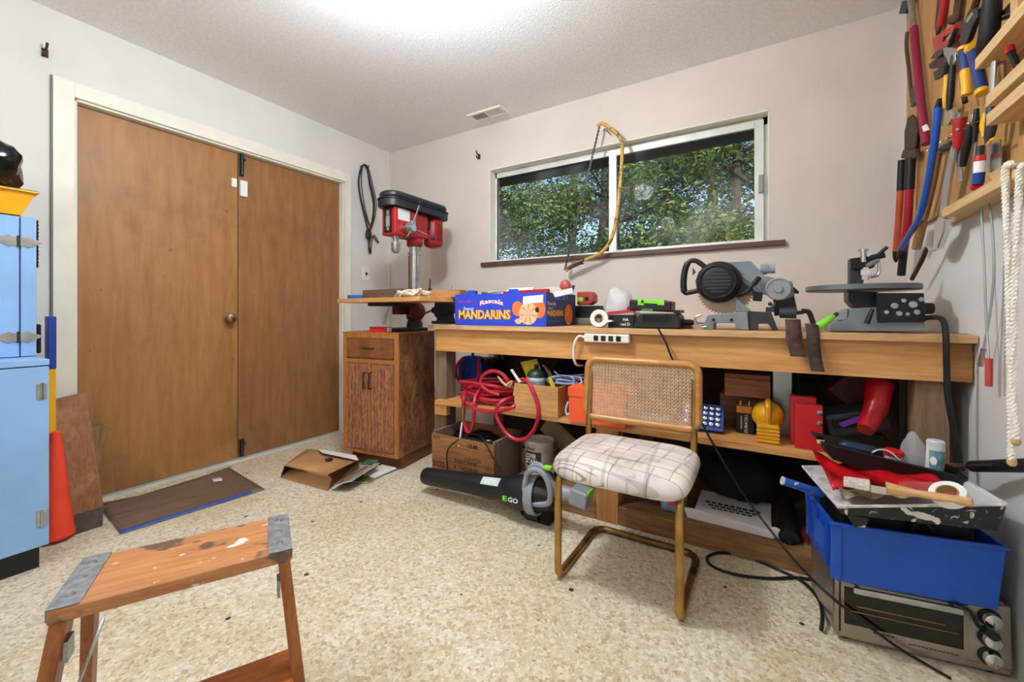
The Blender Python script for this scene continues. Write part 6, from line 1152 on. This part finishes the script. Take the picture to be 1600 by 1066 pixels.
# ------------------------------------------------------------------ tool wall on the right
TB_ = thing('tool_board', 'plywood tool board with ledges fixed to the right wall', 'tool board', (.56, 1.9, 1.3))
PLYW = wood('board_ply', '#c79a5f', '#a87a42', 'Z', 1.2, .6, 8, stain='#8a6236', stain_amt=.4)
part('panel', MB().bx(.556, RW-.0005, .9, 2.60, 1.345, CH-.003), PLYW, TB_)
part('ledge', MB().bx(.50, .5555, .9, 1.93, 1.292, 1.32), wood('ledge_pine', '#dcbc8c', '#c39d68', 'Y', 1.6, .6), TB_, bev=.001)
part('ledge_back', MB().bx(.5558, RW-.0005, .9, 2.1, 1.292, 1.3445), PINEY, TB_)
for i, (z, y1_) in enumerate(((1.642, 1.64), (1.512, 1.575), (1.462, 1.572))): part('rack_strip', MB().bx(.49, .5555, .9, y1_, z, z+.03), MATS['ledge_pine'], TB_, bev=.001)
part('rack_block', MB().bx(.50, .5555, 1.44, 1.475, 1.673, 1.73), PINEY, TB_); part('rack_block', MB().bx(.52, .5555, 1.56, 1.6, 1.673, 1.71), PINEY, TB_)
def tw(name, label, cat, x, y, X=.53): return thing(name, label, cat, P(x, y, X=X))
def tt(nm, px, X, r, m, par, seg=10, n=4): return part(nm, MB().tube(spline(ptsX(px, X), n) if n > 1 else ptsX(px, X), r, seg), m, par)
def tf(nm, px, X, dx, m, par, bev=.0015): return part(nm, MB().prism(ptsX(px, X), (dx, 0, 0)), m, par, bev=bev)
# metal bracket top corner
tf('corner_bracket', [(1404,22), (1409,2), (1421,0), (1414,22)], .53, .02, BLACKM, TB_)
# maroon pole
o = tw('maroon_pole', 'maroon pole with a silver top hanging at the far end of the tool board', 'pole', 1437, 130); tt('tube', [(1428,44), (1432,90), (1438,150), (1447,225)], .53, .0145, mat('maroon_paint', '#8c1d3f', .4, var=.06), o, 14); tt('silver_end', [(1423,-6), (1426,25), (1428,43)], .53, .012, STEEL, o, 14); tf('label', [(1440,198), (1447,194), (1451,203), (1443,206)], .512, .003, PAPER, o, 0)
# brown strap behind
part('leather_strap', MB().tube(spline(ptsX([(1417,50), (1416,75), (1420,110), (1424,150)], .548), 4), [.006]*13, 6), TRIMB, label='narrow brown strap hanging beside the maroon pole', cat='strap')
o = tw('black_hook_tool', 'small black clip on the edge of the tool board', 'clip', 1427, 150); tf('clip', [(1421,140), (1432,131), (1431,160), (1423,168)], .545, .01, BLACKM, o)
# bolt cutter
o = tw('bolt_cutter', 'bolt cutter with orange handles hanging at the corner', 'bolt cutter', 1415, 300)
tf('jaw', [(1413,236), (1413,206), (1418,184), (1425,179), (1431,190), (1432,206), (1428,236)], .535, .006, RUST, o); tf('joint_plate', [(1407,247), (1411,234), (1430,233), (1431,246), (1420,250)], .525, .010, RUST, o)
tt('collar', [(1409,250), (1407,298)], .535, .014, BLACK, o, 12, 1); tt('collar', [(1423,246), (1421,296)], .525, .017, BLACK, o, 12, 1)
OH_ = mat('orange_grip', '#c4532a', .45, var=.1); tt('handle', [(1407,298), (1404,345), (1400,392)], .535, .013, OH_, o, 12); tt('handle', [(1421,296), (1418,345), (1412,392)], .525, .015, RED, o, 12)
tt('handle_end', [(1400,392), (1397,432)], .535, .013, BLACK, o, 12, 1); tt('handle_end', [(1412,392), (1408,430)], .525, .015, BLACK, o, 12, 1)
# blue pry bar
o = tw('pry_bar', 'blue steel pry bar hanging diagonally on the tool board', 'pry bar', 1450, 280); tt('bar', [(1466,168), (1462,210), (1455,255), (1447,300), (1436,340), (1420,368), (1408,388)], .505, .011, mat('prybar_blue', '#1d55b5', .35, var=.08), o, 12); tt('tip', [(1468,154), (1466,168)], .505, [.006,.0105], BLACKM, o, 10, 1); tt('claw', [(1408,388), (1403,402)], .505, [.0105,.006], IRON, o, 10, 1)
# wooden hammer handle
o = tw('wooden_mallet', 'tool with a long worn wooden handle beside the pry bar', 'hammer', 1450, 300); tt('handle', [(1466,238), (1460,275), (1450,320), (1443,345)], .53, .011, wood('handle_ash', '#a97d4e', '#84592f', 'Z', 3, .5), o, 10); tt('butt', [(1443,345), (1437,365), (1432,388)], .525, [.0125,.016,.015], MATS['handle_ash'], o, 12, 1); tf('head', [(1458,232), (1485,222), (1486,230), (1460,240)], .535, .015, IRON, o)
# dark chisel bar below
o = tw('iron_bar', 'dark iron bar reaching down behind the scroll saw', 'bar', 1440, 400); tt('bar', [(1455,372), (1440,408), (1425,436)], .515, .008, RUST, o, 8, 1)
# adjustable wrench
o = tw('adjustable_wrench', 'large chrome adjustable wrench hanging head down', 'wrench', 1468, 310); tf('shaft', [(1486,228), (1492,232), (1483,285), (1476,340), (1467,338), (1474,285)], .51, .008, STEEL, o); tf('head', [(1466,338), (1476,342), (1474,362), (1464,388), (1452,394), (1446,385), (1450,366), (1458,358)], .505, .018, CHROME, o, .003); tf('jaw', [(1445,386), (1449,362), (1454,360), (1452,388)], .50, .01, STEEL, o)
# rail with pins
o = tw('wire_rail', 'wire rail with pins holding small hand tools', 'rail', 1500, 210); tt('rail', [(1458,236), (1500,212), (1562,175)], .535, .003, STEEL, o, 6, 1)
for x, y in ((1462,234), (1474,226), (1484,220), (1494,214), (1503,208), (1512,200), (1530,190)): c = P(x, y, X=.53); part('pin', MB().tube([c+V((.026,0,0)), c+V((-.02,0,0))], .002, 6).ball(c+V((-.022,0,0)), .0045, 8, 6), CHROME, o)
# red handled scraper
o = tw('scraper', 'scraper with a red handle and silver collar hanging head down', 'scraper', 1500, 220); tt('collar', [(1501,176), (1500,184)], .52, [.018,.0175], STEEL, o, 14, 1); tt('handle', [(1500,184), (1499,205), (1497,225), (1496,236)], .52, [.0175,.016,.013,.010], RED, o, 14, 1); tf('blade', [(1493,236), (1500,236), (1504,282), (1497,285)], .519, .003, STEEL, o, 0)
# black pliers
o = tw('black_pliers', 'black handled pliers hanging beside the red scraper', 'pliers', 1512, 215); tt('handle', [(1516,195), (1514,215), (1508,238), (1504,260)], .515, [.007,.010,.0105,.008], BLACK, o, 10, 1); tt('handle', [(1526,170), (1524,195), (1522,222)], .525, [.006,.009,.006], BLACK, o, 10, 1); tf('jaw', [(1514,180), (1519,178), (1519,198), (1514,198)], .517, .008, STEEL, o)
# long thin shaft
tt('steel_rod', [(1527,195), (1522,250), (1517,293)], .53, .0045, mat('dull_rod', '#8f8f80', .4, .8), TB_, 8)
# yellow grey snips
o = tw('tin_snips', 'grey and yellow handled snips hanging under the rack strips', 'snips', 1548, 190); tf('blades', [(1539,166), (1545,140), (1548,150), (1546,172), (1536,180)], .515, .008, STEEL, o); tt('handle', [(1541,176), (1538,195), (1538,214)], .51, [.006,.010,.005], YEL, o, 10, 1); tt('handle', [(1549,166), (1550,190), (1546,212), (1543,226)], .513, [.010,.013,.011,.006], DGREY, o, 10, 1); tt('tip', [(1543,226), (1550,218), (1556,216)], .512, .004, YEL, o, 8)
# striped screwdriver
o = tw('striped_screwdriver', 'screwdriver with red white and blue striped handle on the ledge', 'screwdriver', 1530, 262)
for nm, px, m in (('collar', [(1532,228), (1531,244)], DGREY), ('red_band', [(1531,244), (1531,252)], BRED), ('white_band', [(1531,252), (1530,270)], PAPER), ('blue_band', [(1530,270), (1528,287)], DBLUE), ('red_tip', [(1528,287), (1524,293)], BRED)): tt(nm, px, .518, .0125 if nm != 'collar' else .009, m, o, 10, 1)
# putty knife
o = tw('putty_knife', 'putty knife with a broad grey blade hanging by the ledge', 'putty knife', 1552, 240); tf('blade', [(1545,228), (1562,218), (1564,262), (1548,272), (1542,262)], .535, .003, STEEL, o, 0); tf('handle', [(1543,272), (1562,262), (1566,276), (1552,284)], .53, .012, PINEY, o)
# channel pliers
o = tw('channel_pliers', 'big silver channel pliers with black grips on the tool board', 'pliers', 1488, 90); tf('head', [(1473,76), (1478,60), (1488,48), (1486,62), (1482,72), (1500,78), (1502,90), (1492,84), (1492,96), (1484,108), (1479,92), (1474,86)], .515, .014, ALU, o, .002); tt('grip', [(1490,86), (1487,120), (1485,150), (1483,172)], .518, [.007,.009,.010,.007], BLACK, o, 10, 1); tt('grip', [(1481,96), (1479,112), (1476,118)], .525, [.008,.009,.008], BLACK, o, 10, 1); tt('inner_jaw', [(1494,46), (1489,58), (1484,72)], .512, .007, BLACKM, o, 8, 1)
# blue and yellow grip pliers
NB = mat('navy_handle', '#22376f', .45, var=.06)
o = tw('groove_pliers', 'groove joint pliers with navy and yellow grips', 'pliers', 1515, 90); tf('head', [(1500,50), (1502,36), (1510,26), (1520,14), (1526,14), (1526,28), (1518,44), (1512,62), (1504,74), (1500,74)], .512, .014, BLACKM, o, .003); tf('jaw_gap', [(1508,32), (1519,18), (1521,22), (1511,36)], .5105, .003, STEEL, o, 0)
for px, r in (([(1506,76), (1508,95), (1509,110)], .0135), ([(1519,74), (1524,95), (1530,122), (1534,140)], .0135)): tt('grip', px, .51, r, NB, o, 10)
for px in ([(1506,73), (1506,78)], [(1516,76), (1522,72)]): tt('yellow_collar', px, .508, .0142, YEL, o, 10, 1)
tt('yellow_grip', [(1509,110), (1511,130), (1511,148)], .51, .0135, YEL, o, 10, 1); tt('yellow_end', [(1534,140), (1535,146)], .51, .0142, YEL, o, 10, 1); tt('grip_tail', [(1504,110), (1505,140), (1508,160)], .522, .007, BLACK, o, 8)
# red pipe wrench
o = tw('pipe_wrench', 'red pipe wrench with rusty jaws hanging near the ceiling', 'pipe wrench', 1470, 40); tt('shaft', [(1478,-8), (1474,20), (1470,40)], .52, .012, RED, o, 10, 1); tf('jaw_frame', [(1456,60), (1490,38), (1492,48), (1474,58), (1472,66), (1490,56), (1486,66), (1472,76), (1462,80), (1458,72)], .512, .02, RED, o); tf('jaw', [(1453,92), (1462,80), (1474,72), (1472,84), (1462,92)], .515, .018, BLACKM, o); tf('body', [(1464,0), (1472,0), (1468,40), (1462,56), (1460,40)], .535, .012, RUST, o)
# hammer with yellow handle
o = tw('claw_hammer', 'hammer with a yellow handle hanging below the rusty wrench', 'hammer', 1478, 130); tf('head', [(1450,100), (1466,90), (1480,86), (1482,98), (1470,106), (1452,108)], .525, .022, RUST, o, .003); tt('handle', [(1480,104), (1478,140), (1476,170)], .528, .008, YEL, o, 10, 1); tf('end', [(1472,170), (1484,166), (1489,182), (1480,196), (1471,198)], .52, .015, wood('brush_end', '#b9a583', '#8f7a58', 'Z', 3), o); tf('black_cheek', [(1458,112), (1478,102), (1476,116), (1460,126)], .52, .012, BLACK, o)
# rusty tongs behind
o = tw('rusty_tongs', 'rusty dark tongs hanging behind the groove pliers', 'tongs', 1495, 20); tt('arm', [(1500,-6), (1496,20), (1494,34)], .54, .012, RUST, o, 8, 1); tt('arm', [(1528,-6), (1522,14), (1516,24)], .54, .010, RUST, o, 8, 1); part('pivot', MB().ball(P(1490,30,X=.54), .016), RUST, o)
# black sheath
o = tw('black_sheath', 'thick black padded grip hanging beside the upper rack', 'grip', 1545, 40); tt('sleeve', [(1552,-10), (1549,20), (1545,55), (1540,76), (1534,86)], .51, [.018,.02,.021,.021,.012], BLACKR, o, 14, 1)
# saw blade at top right
o = tw('panel_saw', 'grey saw blade resting on the upper rack strip', 'saw', 1580, 10); tf('blade', [(1556,28), (1585,-4), (1612,-20), (1612,10)], .53, .003, IRON, o, 0); tf('spine', [(1556,30), (1612,8), (1612,16), (1560,34)], .525, .008, BLACKM, o, 0)
# chrome tube and bolt
o = tw('chrome_tube', 'polished chrome tube standing in the lower rack strips', 'tube', 1554, 120); tt('tube', [(1555,96), (1552,144)], .505, .008, CHROME, o, 14, 1); tt('holder', [(1536,102), (1556,98), (1570,96)], .515, .0025, RUST, o, 6); tt('holder_drop', [(1570,96), (1570,130)], .515, .0025, RUST, o, 6, 1)
o = tw('red_bolt', 'dark bolt with a red head leaning on the rack strip', 'bolt', 1582, 95); tt('shank', [(1580,82), (1590,104)], .51, .007, BLACKM, o, 8, 1); tt('head', [(1577,74), (1580,82)], .51, .009, RED, o, 8, 1); tf('nut', [(1583,102), (1594,98), (1598,108), (1586,114)], .505, .014, IRON, o)
o = tw('socket_bits', 'small chrome bits standing in the lowest rack strip', 'bits', 1580, 145)
for x, y in ((1578,146), (1584,141), (1592,136)): tt('bit', [(x-2,y+10), (x,y)], .515, .004, CHROME, o, 8, 1)
# ropes and wires hanging from the ledge
def twist(path, r, rr, label, knot=True, name='rope'):
    path = [V(p) for p in path]; o = thing(name, label, 'rope', path[-1], group='white ropes on the ledge'); n = len(path)
    for s in range(3):
        pts = []; L = 0
        for i in range(n):
            if i: L += (path[i]-path[i-1]).length
            t = L/.028*2*math.pi/1 + s*2.094; tg = (path[min(i+1,n-1)]-path[max(i-1,0)]).normalized(); u = tg.orthogonal().normalized(); u = V((1,0,0)) - tg*tg.x; u.normalize(); w_ = tg.cross(u)
            pts.append(path[i]+(u*math.cos(t)+w_*math.sin(t))*rr)
        part('strand', MB().tube(pts, r, 6), ROPE, o)
    if knot: part('end_knot', MB().ball(path[-1], (r*2.2, r*2.2, r*2.6), 10, 6), mat('rope_end', '#b9a070', .8), o)
def dense(px, X, n): return spline(ptsX(px, X), n)
twist(dense([(1583,256), (1574,258), (1571,275), (1573,340), (1575,420), (1577,500), (1579,580), (1580,650), (1581,722)], .492, 12), .0042, .0042, 'longer twisted white rope hanging from the ledge down to the pole grip')
twist(dense([(1602,258), (1596,262), (1593,285), (1590,360), (1586,440), (1583,520), (1582,600), (1585,660), (1587,690)], .494, 12), .0042, .0042, 'shorter twisted white rope with a knotted end beside the longer rope')
o = tw('speedometer_cable', 'grey wire cable hanging from the ledge with red and silver tips', 'cable', 1548, 450, .535)
tt('wire', [(1536,303), (1534,340), (1538,420), (1541,500), (1545,560)], .548, .0032, mat('grey_wire', '#a9abab', .4, .4), o, 8); tt('wire', [(1541,303), (1549,340), (1553,420), (1548,480), (1540,530), (1536,548)], .548, .0032, MATS['grey_wire'], o, 8); tt('red_tip', [(1545,560), (1545,604)], .548, .008, mat('faded_tip', '#b5453c', .5), o, 10, 1); tt('silver_tip', [(1537,545), (1532,572)], .548, .006, STEEL, o, 10, 1)
o = tw('thin_wires', 'two thin grey wires hanging beside the white ropes', 'wire', 1568, 500, .56); tt('wire', [(1569,310), (1568,450), (1562,595)], .566, .0018, MATS['grey_wire'], o, 6); tt('wire', [(1571,310), (1571,450), (1570,620)], .568, .0018, MATS['grey_wire'], o, 6)
